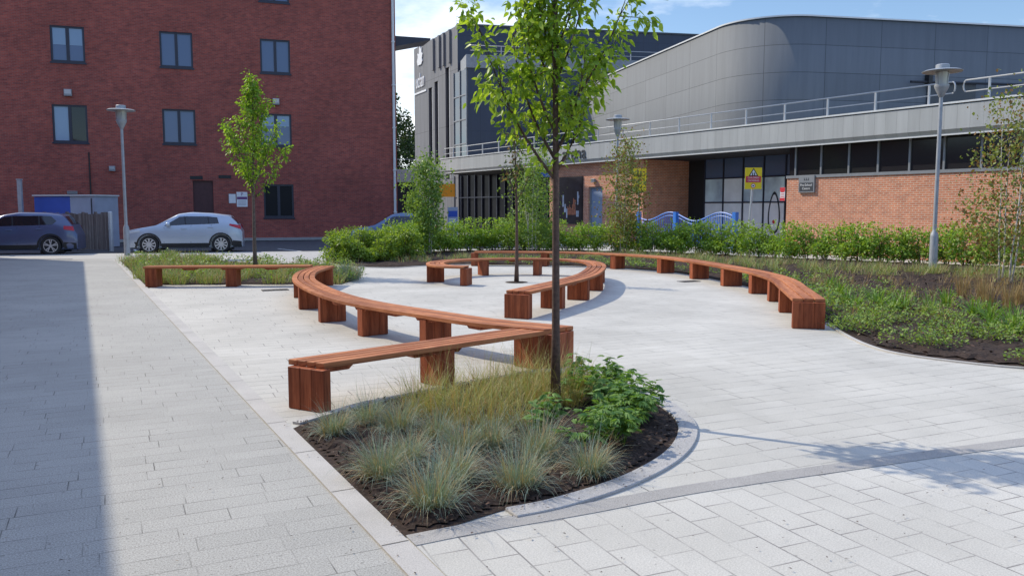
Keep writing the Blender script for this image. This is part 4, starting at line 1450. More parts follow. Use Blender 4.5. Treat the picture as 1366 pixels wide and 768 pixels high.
MB().fbox(FB, gx[1] + .6, gx[1] + .95, 1.2, 1.45, -3.258, -3.25).build("door_notice", M["poster_pale"], gz_ob)
# left glazed part under the canopy
mb = MB(); mb.fbox(FB, S3, 35.5, 0, 4.158, -3.6, -3.3); mb.build("dark_glazing", M["dim_glass"], lc)
mb = MB()
for s in np.linspace(S3 + .2, 35.3, 17): mb.fbox(FB, s, s + .09, 0, 4.15, -3.299, -3.18)
mb.fbox(FB, S3, 35.4, 2.5, 2.58, -3.299, -3.19)
mb.build("glazing_bars", M["dark_frame"], lc).name = "glazing_bar"
# canopy / fascia with shaped lower edge
prof = [(0.0, 4.16), (.10, 4.30), (.10, 5.06), (.0, 5.10), (-26, 5.10), (-26, 4.16)]
vs, fs = [], []
for s in (-16, 31.2):
    for o, z in prof: vs.append(FP(FB, s, z, o))
k = len(prof)
fs = [(i, (i + 1) % k, k + (i + 1) % k, k + i) for i in range(k)] + [tuple(range(k - 1, -1, -1)), tuple(range(k, 2 * k))]
MB().add(vs, fs).build("fascia", M["fascia"], lc)
mb = MB(); mb.fbox(FB, -16, 31.2, 5.102, 5.16, -.3, .13); mb.fbox(FB, -16, 31.2, 4.11, 4.157, -.03, .04)
mb.build("fascia_trim", M["trim"], lc)
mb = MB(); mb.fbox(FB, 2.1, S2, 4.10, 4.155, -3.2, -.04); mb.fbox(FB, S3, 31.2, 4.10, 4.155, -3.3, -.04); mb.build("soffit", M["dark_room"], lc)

# upper storey with rounded corner
D2 = Vector((-.249, .9685)); D3 = Vector((.98, .199))
RAD = 3.16
C0 = Vector((13.7, 38.0)) - D3 * RAD
ctr_ = C0 + D3 * RAD + D2 * RAD
path = []
LT = C0 + D2 * RAD
for k in range(11): path.append(LT + D2 * (26 - 2.6 * k))
a0 = math.atan2((LT - ctr_).y, (LT - ctr_).x)
FTp = C0 + D3 * RAD
a1 = math.atan2((FTp - ctr_).y, (FTp - ctr_).x)
while a1 < a0: a1 += 2 * math.pi
for k in range(1, 20): path.append(ctr_ + Vector((math.cos(a0 + (a1 - a0) * k / 20), math.sin(a0 + (a1 - a0) * k / 20))) * RAD)
for k in range(12): path.append(FTp + D3 * 3.0 * k)
mb = MB(); mb.uv = []
ln_ = 0
ZT = 10.3
for i, p in enumerate(path):
    if i: ln_ += (p - path[i - 1]).length
    for z in (5.1, ZT): mb.v.append((p.x, p.y, z)); mb.uv.append((ln_ - 26.0 + 28.0, z - ZT + 12.2))
for i in range(len(path) - 1): mb.f.append((2 * i, 2 * i + 2, 2 * i + 3, 2 * i + 1))
back = [path[-1] + Vector((-8, 26)), path[0] + Vector((6, 6))]
n0 = len(mb.v)
for p in back:
    for z in (5.1, ZT): mb.v.append((p.x, p.y, z)); mb.uv.append((p.x, z))
L_ = len(path) - 1
mb.f += [(2 * L_, n0, n0 + 1, 2 * L_ + 1), (n0, n0 + 2, n0 + 3, n0 + 1), (n0 + 2, 0, 1, n0 + 3)]
mb.f.append(tuple([2 * i + 1 for i in range(len(path))] + [n0 + 1, n0 + 3]))
dm = mb.build("upper_storey", M["drum"], lc)
for i, pl in enumerate(dm.data.polygons):
    if i < len(path) - 1: pl.use_smooth = True
cp = MB()
pp = [tuple(p) for p in path]
ribbon(cp, offset_path(pp, -.05), offset_path(pp, .35), ZT + .002, ZT + .07)
cp.build("coping", M["trim"], lc)
FD = (tuple(FTp), tuple(D3), (D3.y, -D3.x))
a, b = hit(FD, 1236, 120)[0], hit(FD, 1300, 120)[0]
MB().fbox(FD, a, b, 5.1, hit(FD, 1260, 112)[1], .003, .08).build("plant_door", M["sign_dark"], lc)
a = hit(FD, 1211, 110); b = hit(FD, 1400, 112)
mb = MB(); mb.tube([FP(FD, a[0], a[1], .2), FP(FD, b[0], a[1] + .05, .2)], .06, 6); c_ = hit(FD, 1236, 105); mb.fbox(FD, c_[0] - .1, c_[0] + .1, c_[1] - .25, c_[1] + .15, .0, .3)
mb.build("pipe", M["black"], lc)


def railing(label, s0, s1, z0, z1, o, fr, step=1.97, lower=.30, ends=False, name="roof_railing", phase=None):
    t = thing(name, label, "railing", FP(fr, (s0 + s1) / 2, z0, o))
    mb = MB()
    mb.tube([FP(fr, s0, z1, o), FP(fr, s1, z1, o)], .026, 6); mb.tube([FP(fr, s0, z0 + lower, o), FP(fr, s1, z0 + lower, o)], .019, 6)
    if ends:
        for s, d in ((s0, -1), (s1, 1)):
            mb.tube([FP(fr, s, z1, o)] + [FP(fr, s + d * .09 * math.sin(a), z0 + lower + (z1 - z0 - lower) * (.5 + .5 * math.cos(a)), o) for a in np.linspace(.3, 2.8, 6)] + [FP(fr, s, z0 + lower, o)], .024, 6)
    mb.build("rail", M["rail"], t, smooth=True)
    k = math.ceil((s0 - (phase or 0)) / step)
    s = k * step + (phase or 0)
    while s <= s1:
        MB().fbox(fr, s - .027, s + .027, z0, z1 - .02, o - .03, o + .03).build("post", M["rail"], t)
        s += step
    return t


railing("pale two-bar railing on the fascia roof, short run nearest the big lamp post", -15.8, -5.0, 5.162, 5.82, -.12, FB, ends=True, phase=.18)
railing("long pale two-bar railing along the fascia roof in front of the curved storey", -4.55, 31.0, 5.162, 5.82, -.12, FB, ends=True, phase=.18)

# ---- grey tower block with logo
TL = Vector((-.42, .9075)); TC = Vector((-4.0, 62.0))
FTW = (tuple(TC), tuple(TL), (-TL.y, TL.x))          # lit flank, s runs away
FTF = (tuple(TC), tuple(D3), (D3.y, -D3.x))          # front
tw = thing("tower_block", "taller grey clad block with navy front, slit windows and white emblem", "building", (-4, 62, 0))
H_T = 15.1
A_, B_, C_, E_ = TC, TC + TL * 10.2, TC + TL * 10.2 + D3 * 26, TC + D3 * 26
mb = MB()
sl = [(hit(FTW, 577, 160)[0], hit(FTW, 572, 160)[0], 5.2, 11.4), (hit(FTW, 585, 160)[0], hit(FTW, 580, 160)[0], 5.2, 11.7), (hit(FTW, 600, 160)[0], hit(FTW, 594.5, 160)[0], 4.0, 12.4)]
wall_with_holes(mb, FTW, 0, 10.2, 0, H_T, sl, 0, .2)
mb.fbox(FTW, 0.0, 10.2, 0, H_T, -8, -.21)
mb.build("flank_wall", M["tower"], tw)
for q in sl:
    w_ = MB().fbox(FTW, q[0], q[1], q[2], q[3], -.19, -.15).build("slit_window", M["glass_dark"], tw)
    MB().fbox(FTW, q[0] + .02, q[0] + .2, q[2], q[3], -.149, -.05).build("fin", M["trim"], w_)
mb = MB()
for u in (580, 588, 594, 602):
    s = hit(FTW, u, 90)[0]; mb.fbox(FTW, s, s + .3, 12.6, H_T - .05, .003, .16)
mb.build("upright_fins", M["tower"], tw).name = "upright_fin"
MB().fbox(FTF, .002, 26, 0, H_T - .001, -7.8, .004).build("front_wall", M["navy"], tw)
MB().fbox(FTF, -.05, 26.1, H_T, H_T + .12, -8, .08).build("coping", M["sign_dark"], tw)
# projecting bay
BC = Vector((-3.11, 59.0))
FBF = (tuple(BC), tuple(D3), (D3.y, -D3.x)); FBL = (tuple(BC), tuple(TL), (-TL.y, TL.x))
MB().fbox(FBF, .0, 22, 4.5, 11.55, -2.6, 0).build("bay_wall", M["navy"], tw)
MB().fbox(FBF, -.12, 22.1, 11.552, 12.45, -2.7, .12).build("bay_cap", plain("cap_grey", (.27, .28, .29), .5), tw)
g = MB().fbox(FBL, .06, 2.5, 4.6, 11.5, .0, .05).build("bay_window", M["glass_tower"], tw)
mb = MB()
for s in (.0, 1.25, 2.5): mb.fbox(FBL, s, s + .09, 4.5, 11.55, .052, .12)
for z in (4.6, 6.3, 8.0, 9.7): mb.fbox(FBL, .09, 2.5, z, z + .08, .052, .11)
mb.build("glazing_bar", M["sign_grey"], g)
railing("short pale railing on top of the grey tower's projecting bay", .2, 21.5, 12.45, 13.1, .0, FBF, step=2.4)
# emblem and lettering
sA, zA = hit(FTW, 561, 96)
emb = thing("building_logo", "white flame emblem over white lettering at the top of the grey tower", "logo", FP(FTW, sA, zA, .02))
text("uclan", 1.7, M["white"], FTW, sA, zA - .75, .04, emb, "lettering", .03, squash=.62)
pts_ = [(-.55, 0), (-.75, .45), (-.5, .9), (-.62, 1.25), (-.2, 1.1), (-.1, 1.6), (.05, 2.1), (.25, 1.55), (.55, 1.7), (.5, 1.2), (.8, 1.0), (.6, .55), (.75, .3), (.4, 0)]
(nx, ny) = FTW[2]
mb = MB()
vv = [FP(FTW, sA - x * .9, zA + .55 + y * .8, o) for o in (.02, .08) for x, y in pts_]
k = len(pts_)
mb.add(vv, [tuple(range(k)), tuple(range(2 * k - 1, k - 1, -1))] + [(i, k + i, k + (i + 1) % k, (i + 1) % k) for i in range(k)])
mb.build("emblem", M["white"], emb)
MB().fbox(FTW, sA - 1.5, sA + 1.5, zA - 1.75, zA - 1.6, .02, .06).build("underline", M["white"], emb)
# roof aerial
p = AT(615, 40, 66)
t = thing("roof_aerial", "thin aerial mast on the grey tower roof", "aerial", (p[0], p[1], H_T))
mb = MB(); mb.tube([(0, 0, 0), (0, 0, 1.5)], .03, 6); mb.build("mast", M["steel"], t, world=False)
mb = MB()
for z in (.8, 1.1, 1.4):
    for sx in (-1, 1): mb.tube([(0, 0, z), (.35 * sx, .05, z + .15), (.38 * sx, .05, z - .1)], .022, 5)
mb.build("dipole", M["steel"], t, world=False)
# low wing behind
lw = thing("low_wing", "low grey flat-roofed wing glimpsed between the brick block and the tower", "building", (-9, 71, 0))
MB().box((-13.5, 75, 2.0), (12.6, 6, 4.0)).build("wall", M["dark_room"], lw)
MB().box((-13.5, 74.9, 4.55), (12.9, 6.4, 1.1)).build("fascia", M["fascia"], lw)
FL = ((-19, 71.8), (1, 0), (0, -1))
railing("pale railing on the low wing roof in the gap beside the brick block", 0, 11.8, 5.1, 5.95, .0, FL, step=1.5)

tag(MB().sheet([FP(FB, -20, 0, OV - 3.3)[:2], FP(FB, 33, 0, OV - 3.3)[:2], FP(FB, 33, 0, 3.6)[:2], FP(FB, -20, 0, 3.6)[:2]], -.012).build("pavement", M["far_paving"]), kind="structure")
# ------------------------------------------------------------------ signs
s_, z_ = hit(FB, 766, 208, .1)
lt = text("arena", .95, M["sign_dark"], FB, s_, 4.64, .115, None, "fascia_lettering", .03)
tag(lt, "dark raised lettering on the grey fascia behind the near tree", "lettering")

t = thing("poster", "tall dark poster with pale and orange printed figures on the orange brick wall", "poster", FP(FB, (p0 + p1) / 2, 1.2, OV))
z0_, z1_ = .9, hit(FB, 762, 236, OV)[1]
MB().fbox(FB, p0, p1, z0_, z1_, OV + .002, OV + .06).build("frame", M["black"], t)
MB().fbox(FB, p0 + .06, p1 - .06, z0_ + .06, z1_ - .06, OV + .061, OV + .066).build("print", M["poster"], t)
mb = MB(); mw = MB()
rp_ = random.Random(4)
W_ = p1 - p0 - .2
for (fx, fz, fw_, fh) in ((.12, .55, .07, .5), (.2, .35, .09, .35), (.82, .62, .06, .55), (.78, .2, .12, .25), (.3, .15, .06, .4), (.86, .85, .05, .12), (.72, .45, .04, .3)):
    mb.fbox(FB, p1 - .1 - fx * W_ - fw_ * W_, p1 - .1 - fx * W_, z0_ + .1 + fz * (z1_ - z0_) * .6, z0_ + .1 + fz * (z1_ - z0_) * .6 + fh * (z1_ - z0_) * .5, OV + .067, OV + .070)
for k in range(9):
    fx = .36 + .045 * k
    mw.fbox(FB, p1 - .1 - fx * W_ - .04 * W_, p1 - .1 - fx * W_, z0_ + .5, z0_ + .5 + rp_.uniform(.3, .95), OV + .067, OV + .070)
mb.build("pale_figures", M["poster_pale"], t).name = "pale_figure"
mw.build("warm_figures", M["poster_warm"], t).name = "warm_figure"
wall_lamp(793.5, 241, "little brick-coloured light over the pale blue door", .3, .18, (FP(FB, 0, 0, OV)[:2], FB[1], FB[2]))

FBO = (FP(FB, 0, 0, OV)[:2], FB[1], FB[2])


def board(name, label, cat, fr, u0, u1, v0, v1, th, mat, back=0.002, part="panel"):
    a, b = hit(fr, u1, (v0 + v1) / 2)[0], hit(fr, u0, (v0 + v1) / 2)[0]
    a, b = min(a, b), max(a, b)
    zt, zb2 = hit(fr, (u0 + u1) / 2, v0)[1], hit(fr, (u0 + u1) / 2, v1)[1]
    t = thing(name, label, cat, FP(fr, (a + b) / 2, zb2, back))
    MB().fbox(fr, a, b, zb2, zt, back, back + th).build(part, mat, t, bevel=.004)
    return t, a, b, zb2, zt


# plaque on the right wall
t, a, b, z0_, z1_ = board("wall_plaque", "square grey plaque with a dark name panel on the orange brick wall", "sign", FBO, 1067, 1088, 234, 257, .08, M["sign_grey"])
MB().fbox(FBO, a + .05, b - .05, z0_ + .05, z0_ + .05 + (z1_ - z0_) * .5, .083, .088).build("name_panel", M["sign_dark"], t)
text("Pre-School", .125, M["white"], FBO, (a + b) / 2, z0_ + .05 + (z1_ - z0_) * .36, .091, t, "lettering", .002)
text("Centre", .125, M["white"], FBO, (a + b) / 2, z0_ + .05 + (z1_ - z0_) * .16, .091, t, "lettering", .002)
mb = MB()
for q in (-.08, 0, .08):
    mb.add([FP(FBO, (a + b) / 2 + q - .035, z1_ - .2, .084), FP(FBO, (a + b) / 2 + q + .035, z1_ - .2, .084), FP(FBO, (a + b) / 2 + q * 1.4, z1_ - .07, .084)], [(0, 1, 2)])
mb.build("emblem", M["sign_dark"], t)
# red and white notice at the wall end
t, a, b, z0_, z1_ = board("wall_notice", "small red and white notice at the end of the orange brick wall by the entrance", "sign", FBO, 1041, 1047.5, 250, 268, .02, M["white"])
MB().fbox(FBO, a, b, z1_ - .16, z1_ - .002, .023, .027).build("red_band", M["red"], t)
MB().fbox(FBO, a, b, z0_ + .002, z0_ + .12, .023, .027).build("red_band", M["red"], t)
mb = MB()
for q in range(3): mb.fbox(FBO, a + .03, b - .03, z0_ + .16 + q * .09, z0_ + .19 + q * .09, .023, .026)
mb.build("print", M["red"], t)
MB().fbox(FBO, 11.9, 12.6, 1.85, 2.0, .002, .02).build("name_strip", M["sign_dark"], lc)


def face_frame(x, y, ang=0.0):
    n = (math.sin(ang), -math.cos(ang)); return ((x, y), (-n[1], n[0]), n)


# warning sign on a post before the entrance
p = AT(1005, 238, 30.5)
FY = face_frame(p[0], p[1], -.12)
t = thing("warning_sign", "yellow warning sign with red panel on a grey post before the entrance", "sign", (p[0], p[1], 0))
MB().tube([(p[0] + .02 - .18, p[1] + .06, 0), (p[0] + .03, p[1] + .06, p[2] + .3)], .04, 8).build("post", M["steel"], t)
w2, z0_, z1_ = .30, p[2] - .39, p[2] + .39
MB().fbox(FY, -w2, w2, z0_, z1_, -.01, .01).build("panel", M["yellow"], t)
MB().fbox(FY, -.27, .27, p[2] - .15, p[2] + .08, .011, .014).build("red_panel", M["red"], t)
text("CHILDREN", .085, M["white"], FY, 0, p[2] + .02, .016, t, "lettering", .001)
text("CROSSING", .085, M["white"], FY, 0, p[2] - .085, .016, t, "lettering", .001)
tri = lambda r, o, cz: [FP(FY, r * math.cos(a), cz + r * math.sin(a), o) for a in (math.pi / 2, math.pi * 7 / 6, math.pi * 11 / 6)]
MB().add(tri(.20, .012, p[2] + .18), [(0, 1, 2)]).build("triangle", M["black"], t)
MB().add(tri(.14, .014, p[2] + .18), [(0, 1, 2)]).build("triangle", M["white"], t)
mb = MB()
for dx in (-.035, .035):
    mb.fbox(FY, dx - .018, dx + .018, p[2] + .11, p[2] + .19, .016, .018); mb.fbox(FY, dx - .012, dx + .012, p[2] + .195, p[2] + .22, .016, .018)
mb.build("figure", M["black"], t)
disc = lambda r, o, cz, n=20: [FP(FY, r * math.cos(a), cz + r * math.sin(a), o) for a in np.linspace(0, 2 * math.pi, n, endpoint=False)]
MB().add(disc(.085, .012, p[2] - .27), [tuple(range(20))]).build("roundel", M["red"], t)
MB().add(disc(.062, .014, p[2] - .27), [tuple(range(20))]).build("roundel", M["white"], t)
MB().fbox(FY, -.03, .03, p[2] - .29, p[2] - .25, .016, .018).build("mark", M["black"], t)

# yellow projecting notices on the middle brick wall
p = AT(853, 240, 39.2)
FY2 = face_frame(p[0], p[1], -.15)
t = thing("yellow_notice", "yellow notice board with black figure on the brick wall behind the upright birch", "sign", (p[0], p[1], 0))
MB().fbox(FY2, -.32, .32, p[2] - .55, p[2] + .55, -.012, .012).build("panel", M["yellow"], t)
MB().fbox(FY2, -.2, .12, p[2] - .05, p[2] + .02, .013, .016).build("red_panel", M["red"], t)
mb = MB(); mb.fbox(FY2, -.12, -.04, p[2] + .2, p[2] + .42, .013, .016); mb.fbox(FY2, .02, .1, p[2] + .2, p[2] + .4, .013, .016); mb.build("figure", M["black"], t)
MB().tube([(p[0], p[1] + .06, 0), (p[0], p[1] + .06, p[2] + .5)], .04, 8).build("post", M["steel"], t)

# orange hanging sign, totem and blue banner
p = AT(596, 254, 54)
FO = face_frame(p[0], p[1], -.25)
t = thing("orange_sign", "orange board hanging under the far end of the canopy", "sign", (p[0], p[1], p[2] - .45))
MB().fbox(FO, -.55, .55, p[2] - .42, p[2] + .42, -.03, .03).build("panel", M["amber"], t)
MB().tube([(p[0] - .4, p[1], p[2] + .42), (p[0] - .4, p[1], 4.15)], .02, 5).build("hanger", M["steel"], t)
MB().tube([(p[0] + .4, p[1], p[2] + .42), (p[0] + .4, p[1], 4.15)], .02, 5).build("hanger", M["steel"], t)
p = AT(604, 288, 44)
FT_ = face_frame(p[0], p[1], .1)
t = thing("totem_sign", "blue and white freestanding direction board behind the hedge", "sign", (p[0], p[1], 0))
MB().fbox(FT_, -.27, .27, 0, 1.82, -.05, .05).build("panel", M["pale_board"], t)
MB().fbox(FT_, -.24, .24, 1.3, 1.62, .051, .055).build("blue_panel", M["blue_board"], t)
mb = MB()
for q in range(4): mb.fbox(FT_, -.2, .1 + .02 * q, .75 + q * .13, .82 + q * .13, .051, .054)
mb.build("print", M["white"], t)
p = AT(724, 232, 44.5)
FN = face_frame(p[0], p[1], -.3)
t = thing("blue_banner", "small bright blue board on a bracket behind the near tree's fork", "sign", (p[0], p[1], p[2]))
MB().fbox(FN, -.42, .42, p[2] - .17, p[2] + .17, -.03, .03).build("panel", M["blue_board"], t)
MB().tube([(p[0], p[1], p[2] + .1), (p[0] + .3, p[1] + 1.6, p[2] + .5)], .03, 5).build("bracket", M["steel"], t)

# wavy blue fence
fa, fb_ = Vector((AT(852, 290, 38.5)[0], 38.5)), Vector((AT(981, 290, 33.2)[0], 33.2))
fd = (fb_ - fa); fl = fd.length; fd.normalize()
FF = (tuple(fa), tuple(fd), (fd.y, -fd.x))
t = thing("blue_fence", "wavy-topped bright blue railing fence in front of the glazed entrance", "fence", (fa.x, fa.y, 0))
ztop = lambda s: 1.40 + .18 * math.cos((s / fl * 2 - .72) * 2 * math.pi * .98)
for s in (0.0, fl * .42, fl):
    MB().fbox(FF, s - .09, s + .09, 0, 1.6, -.09, .09).build("post", M["blue_rail"], t)
mb = MB()
ss = np.linspace(.1, fl - .1, 40)
mb.tube([FP(FF, s, ztop(s), 0) for s in ss], .03, 6); mb.tube([FP(FF, s, ztop(s) - .14, 0) for s in ss], .02, 6); mb.tube([FP(FF, .1, .15, 0), FP(FF, fl - .1, .15, 0)], .025, 6)
mb.build("rail", M["blue_rail"], t)
mb = MB()
for s in np.arange(.18, fl - .1, .13): mb.tube([FP(FF, s, .15, 0), FP(FF, s, ztop(s) - .01, 0)], .017, 5)
mb.build("balusters", M["blue_rail"], t).name = "baluster"
mb = MB()
for rr in (.25, .45): mb.tube([FP(FF, fl * .82 + rr * math.cos(a), .5 + rr * 1.6 * math.sin(a), .02) for a in np.linspace(0, math.pi, 14)], .016, 5)
mb.build("hoop", M["blue_rail"], t)

# ------------------------------------------------------------------ lamp posts
def lamp_post(label, x, y, h):
    t = thing("lamp_post", label, "lamp post", (x, y, 0), 0, "lamp posts of the plaza")
    k = h / 5.56
    MB().lathe([(0, 0), (.105, 0), (.105, .98), (.095, 1.06), (.058, 1.14), (.056, 1.2), (.048, 4.72 * k), (0, 4.72 * k)], n=16).build("pole", M["lamp_steel"], t, smooth=True, world=False).data.set_sharp_from_angle(angle=R(40))
    MB().lathe([(0, 4.70 * k), (.055, 4.70 * k), (.17, 4.94 * k), (.185, 4.99 * k), (.185, 5.03 * k), (0, 5.03 * k)], n=20).build("lamp_cup", M["lamp_steel"], t, smooth=True, world=False).data.set_sharp_from_angle(angle=R(30))
    MB().lathe([(0, 5.032 * k), (.155, 5.032 * k), (.175, 5.36 * k), (0, 5.36 * k)], n=20).build("lantern_glass", M["lamp_glass"], t, smooth=True, world=False).data.set_sharp_from_angle(angle=R(30))
    mb = MB()
    for q in range(4):
        a = q * math.pi / 2 + .5
        mb.tube([(.168 * math.cos(a), .168 * math.sin(a), 5.02 * k), (.186 * math.cos(a), .186 * math.sin(a), 5.37 * k)], .009, 5)
    mb.build("lantern_cage", M["lamp_steel"], t, world=False)
    MB().lathe([(0, 5.362 * k), (.49, 5.362 * k), (.50, 5.38 * k), (.44, 5.405 * k), (.20, 5.43 * k), (.17, 5.44 * k), (.17, 5.545 * k), (.15, 5.56 * k), (0, 5.56 * k)], n=32).build("lamp_hood", M["lamp_steel"], t, smooth=True, world=False).data.set_sharp_from_angle(angle=R(25))
    MB().box((0, -.107, .55), (.09, .012, .34)).build("access_door", M["lamp_steel"], t, world=False)


p = G(1244, 364); lamp_post("biggest lamp post, rising from the planted bed beside the sparse birch", p[0], p[1], 5.56)
p = G(170, 341); lamp_post("lamp post standing in front of the bonnet of the silver car", p[0], p[1], 5.5)
p = AT(822, 330, 34.4); lamp_post("lamp post rising behind the upright birch and the hedge", p[0], p[1], 5.56)

# ------------------------------------------------------------------ cars
def wheel(root, x, y, r, sgn, spokes, rim_mat):
    mb = MB()
    mb.lathe([(0, 0), (r * .70, 0), (r * .80, -.012), (r * .96, -.005), (r, .03), (r, .19), (r * .9, .21), (0, .21)], (x, 0, r), 28, "y")
    mb.v = [(a, y + b * -sgn if sgn > 0 else y + b, c) for a, b, c in mb.v]
    if sgn > 0: mb.f = [f[::-1] for f in mb.f]
    w = mb.build("wheel", M["rubber"], root, smooth=True, world=False)
    w.data.set_sharp_from_angle(angle=R(35))
    yo = y + sgn * .004
    rm = MB()
    n = 28
    for q in range(n):
        a, b = 2 * math.pi * q / n, 2 * math.pi * (q + 1) / n
        rm.add([(x + rr * math.cos(t), yo, r + rr * math.sin(t)) for t in (a, b) for rr in (r * .64, r * .70)], [(0, 1, 3, 2)])
    for q in range(spokes):
        for da in ((-.17, .17) if spokes == 5 else (0,)):
            a = 2 * math.pi * q / spokes + .3
            c1, c2 = a + da * .35, a + da
            w_ = .035 if spokes == 5 else .05
            rm.add([(x + rr * math.cos(t) - w_ * k * math.sin(t), yo + sgn * .004, r + rr * math.sin(t) + w_ * k * math.cos(t)) for rr, t in ((.05, c1), (r * .66, c2)) for k in (-.5, .5)], [(0, 1, 3, 2)])
    rm.add([(x + .06 * math.cos(a), yo + sgn * .007, r + .06 * math.sin(a)) for a in np.linspace(0, 2 * math.pi, 14, endpoint=False)], [tuple(range(14))])
    rm.build("rim", rim_mat, w, world=False)


def make_car(label, loc, rz, L, top, belt, W_, paint, wx, wr, side_wins, head, tail, spokes=5, clad=True):
    t = thing("parked_car", label, "car", (loc[0], loc[1], -.03), rz)
    tx, tz = zip(*top); bx, bz = zip(*belt)
    xs_f = np.linspace(0, L, 400)
    zt_f = np.interp(xs_f, tx, tz)
    ker = np.hanning(23); ker /= ker.sum()
    zt_f = np.convolve(np.pad(zt_f, 11, "edge"), ker, "valid")
    ZT_ = lambda x: float(np.interp(x, xs_f, zt_f))
    BT = lambda x: min(float(np.interp(x, bx, bz)), ZT_(x) - .05)
    def WD(x):
        w = W_ / 2
        if x < .7: w *= 1 - .20 * (1 - x / .7) ** 2.2
        if x > L - .6: w *= 1 - .13 * (1 - (L - x) / .6) ** 2.2
        return w
    def YS(x, z):
        w, b = WD(x), BT(x)
        if z <= b:
            q = (z - .22) / max(b - .22, .1)
            return w * (1 - .055 * ((q - .5) / .5) ** 2)
        return w * .945 - (z - b) * .42
    st = np.concatenate([np.linspace(0, .5, 7), np.linspace(.6, L - .5, 34), np.linspace(L - .42, L, 7)])
    vs, fs = [], []
    ring = None
    for x in st:
        b, z1 = BT(x), ZT_(x)
        half = [(0.0, .20), (YS(x, .24) * .9, .20)]
        for q in (0.04, .2, .4, .6, .8, 1.0): z = .22 + (b - .22) * q; half.append((YS(x, z), z))
        for q in (.3, .62, .88): z = b + (z1 - b) * q; half.append((YS(x, z), z))
        ye = YS(x, b + (z1 - b) * .88)
        half.append((ye * .9, z1 - .012)); half.append((ye * .55, z1)); half.append((0.0, z1 + .004))
        rg = [(x, y, z) for y, z in half] + [(x, -y, z) for y, z in half[-2:0:-1]]
        ring = len(rg)
        vs += rg
    # round the nose and tail
    for i in range(len(st) - 1):
        for k in range(ring):
            k2 = (k + 1) % ring
            fs.append((i * ring + k, i * ring + k2, (i + 1) * ring + k2, (i + 1) * ring + k))
    fs.append(tuple(range(ring - 1, -1, -1))); fs.append(tuple((len(st) - 1) * ring + k for k in range(ring)))
    mb = MB(); mb.v, mb.f = vs, fs
    body = mb.build("body", paint, t, smooth=True, world=False)
    # wheel arches cut out
    cut = MB()
    for x in wx:
        for sg in (-1, 1):
            cut.lathe([(0, -.16), (wr + .055, -.16), (wr + .055, .16), (0, .16)], (x, sg * (W_ / 2 - .02), wr), 28, "y")
    co = bpy.data.objects.new("cutter", bpy.data.meshes.new("cutter")); co.data.from_pydata(cut.v, [], cut.f); COL.objects.link(co)
    bm = body.modifiers.new("b", "BOOLEAN"); bm.object = co; bm.operation = "DIFFERENCE"; bm.solver = "EXACT"
    body.parent = None
    me = bpy.data.meshes.new_from_object(body.evaluated_get(bpy.context.evaluated_depsgraph_get()))
    body.modifiers.clear(); 
    if len(me.polygons) > 100:
        body.data = me; me.materials.clear(); me.materials.append(paint)
        me.polygons.foreach_set("use_smooth", [True] * len(me.polygons)); me.set_sharp_from_angle(angle=R(38))
    body.parent = t
    bpy.data.objects.remove(co)
    well = MB()
    for x in wx:
        for sg in (-1, 1): well.box((x, sg * (W_ / 2 - .26), wr + .02), (wr * 2 + .1, .02, wr * 2 - .1))
    well.build("wheel_well", M["black"], t, world=False)
    for x in wx:
        for sg in (-1, 1): wheel(t, x, sg * (YS(x, wr) + .0), wr, sg, spokes, M["alloy"])
    for sg in (-1, 1):
        def patch(poly, eps, name, mat, par=t):
            n = 10
            if len(poly) == 4:
                a, b, c, d = (np.array(w) for w in poly)
                m = MB(); nx_, nz_ = 8, 3
                for j in range(nz_ + 1):
                    for i in range(nx_ + 1):
                        p_ = (a + (b - a) * i / nx_) * (1 - j / nz_) + (d + (c - d) * i / nx_) * j / nz_
                        m.v.append((p_[0], sg * (YS(p_[0], p_[1]) + eps), p_[1]))
                for j in range(nz_):
                    for i in range(nx_):
                        o_ = j * (nx_ + 1) + i; q_ = (o_, o_ + 1, o_ + nx_ + 2, o_ + nx_ + 1)
                        m.f.append(q_ if sg < 0 else q_[::-1])
                return m.build(name, mat, par, world=False)
            q = [(x, sg * (YS(x, z) + eps), z) for x, z in poly]
            m = MB().add(q, [tuple(range(len(q))) if sg < 0 else tuple(range(len(q) - 1, -1, -1))])
            return m.build(name, mat, par, world=False)
        wa, wb = side_wins[0], side_wins[-1]
        mid_top = [p_ for wp in side_wins for p_ in reversed(wp[2:])]
        mid_bot = [p_ for wp in side_wins for p_ in wp[:2]]
        bb_ = MB()
        for wl, wr_ in zip(side_wins[:-1], side_wins[1:]):
            q = [wl[1], wr_[0], wr_[-1], wl[2]]
            q = [(x, sg * (YS(x, z) + .006), z) for x, z in q]
            bb_.add(q, [(0, 1, 2, 3) if sg < 0 else (3, 2, 1, 0)])
        bb_.build("window_pillar", M["black"], t, world=False)
        for wp in side_wins: patch(wp, .008, "side_window", M["car_glass"])
        allx = [p_ for wp in side_wins for p_ in wp]
        patch(head, .010, "headlight", M["clear_lamp"]); patch(tail, .010, "tail_light", M["red_lamp"])
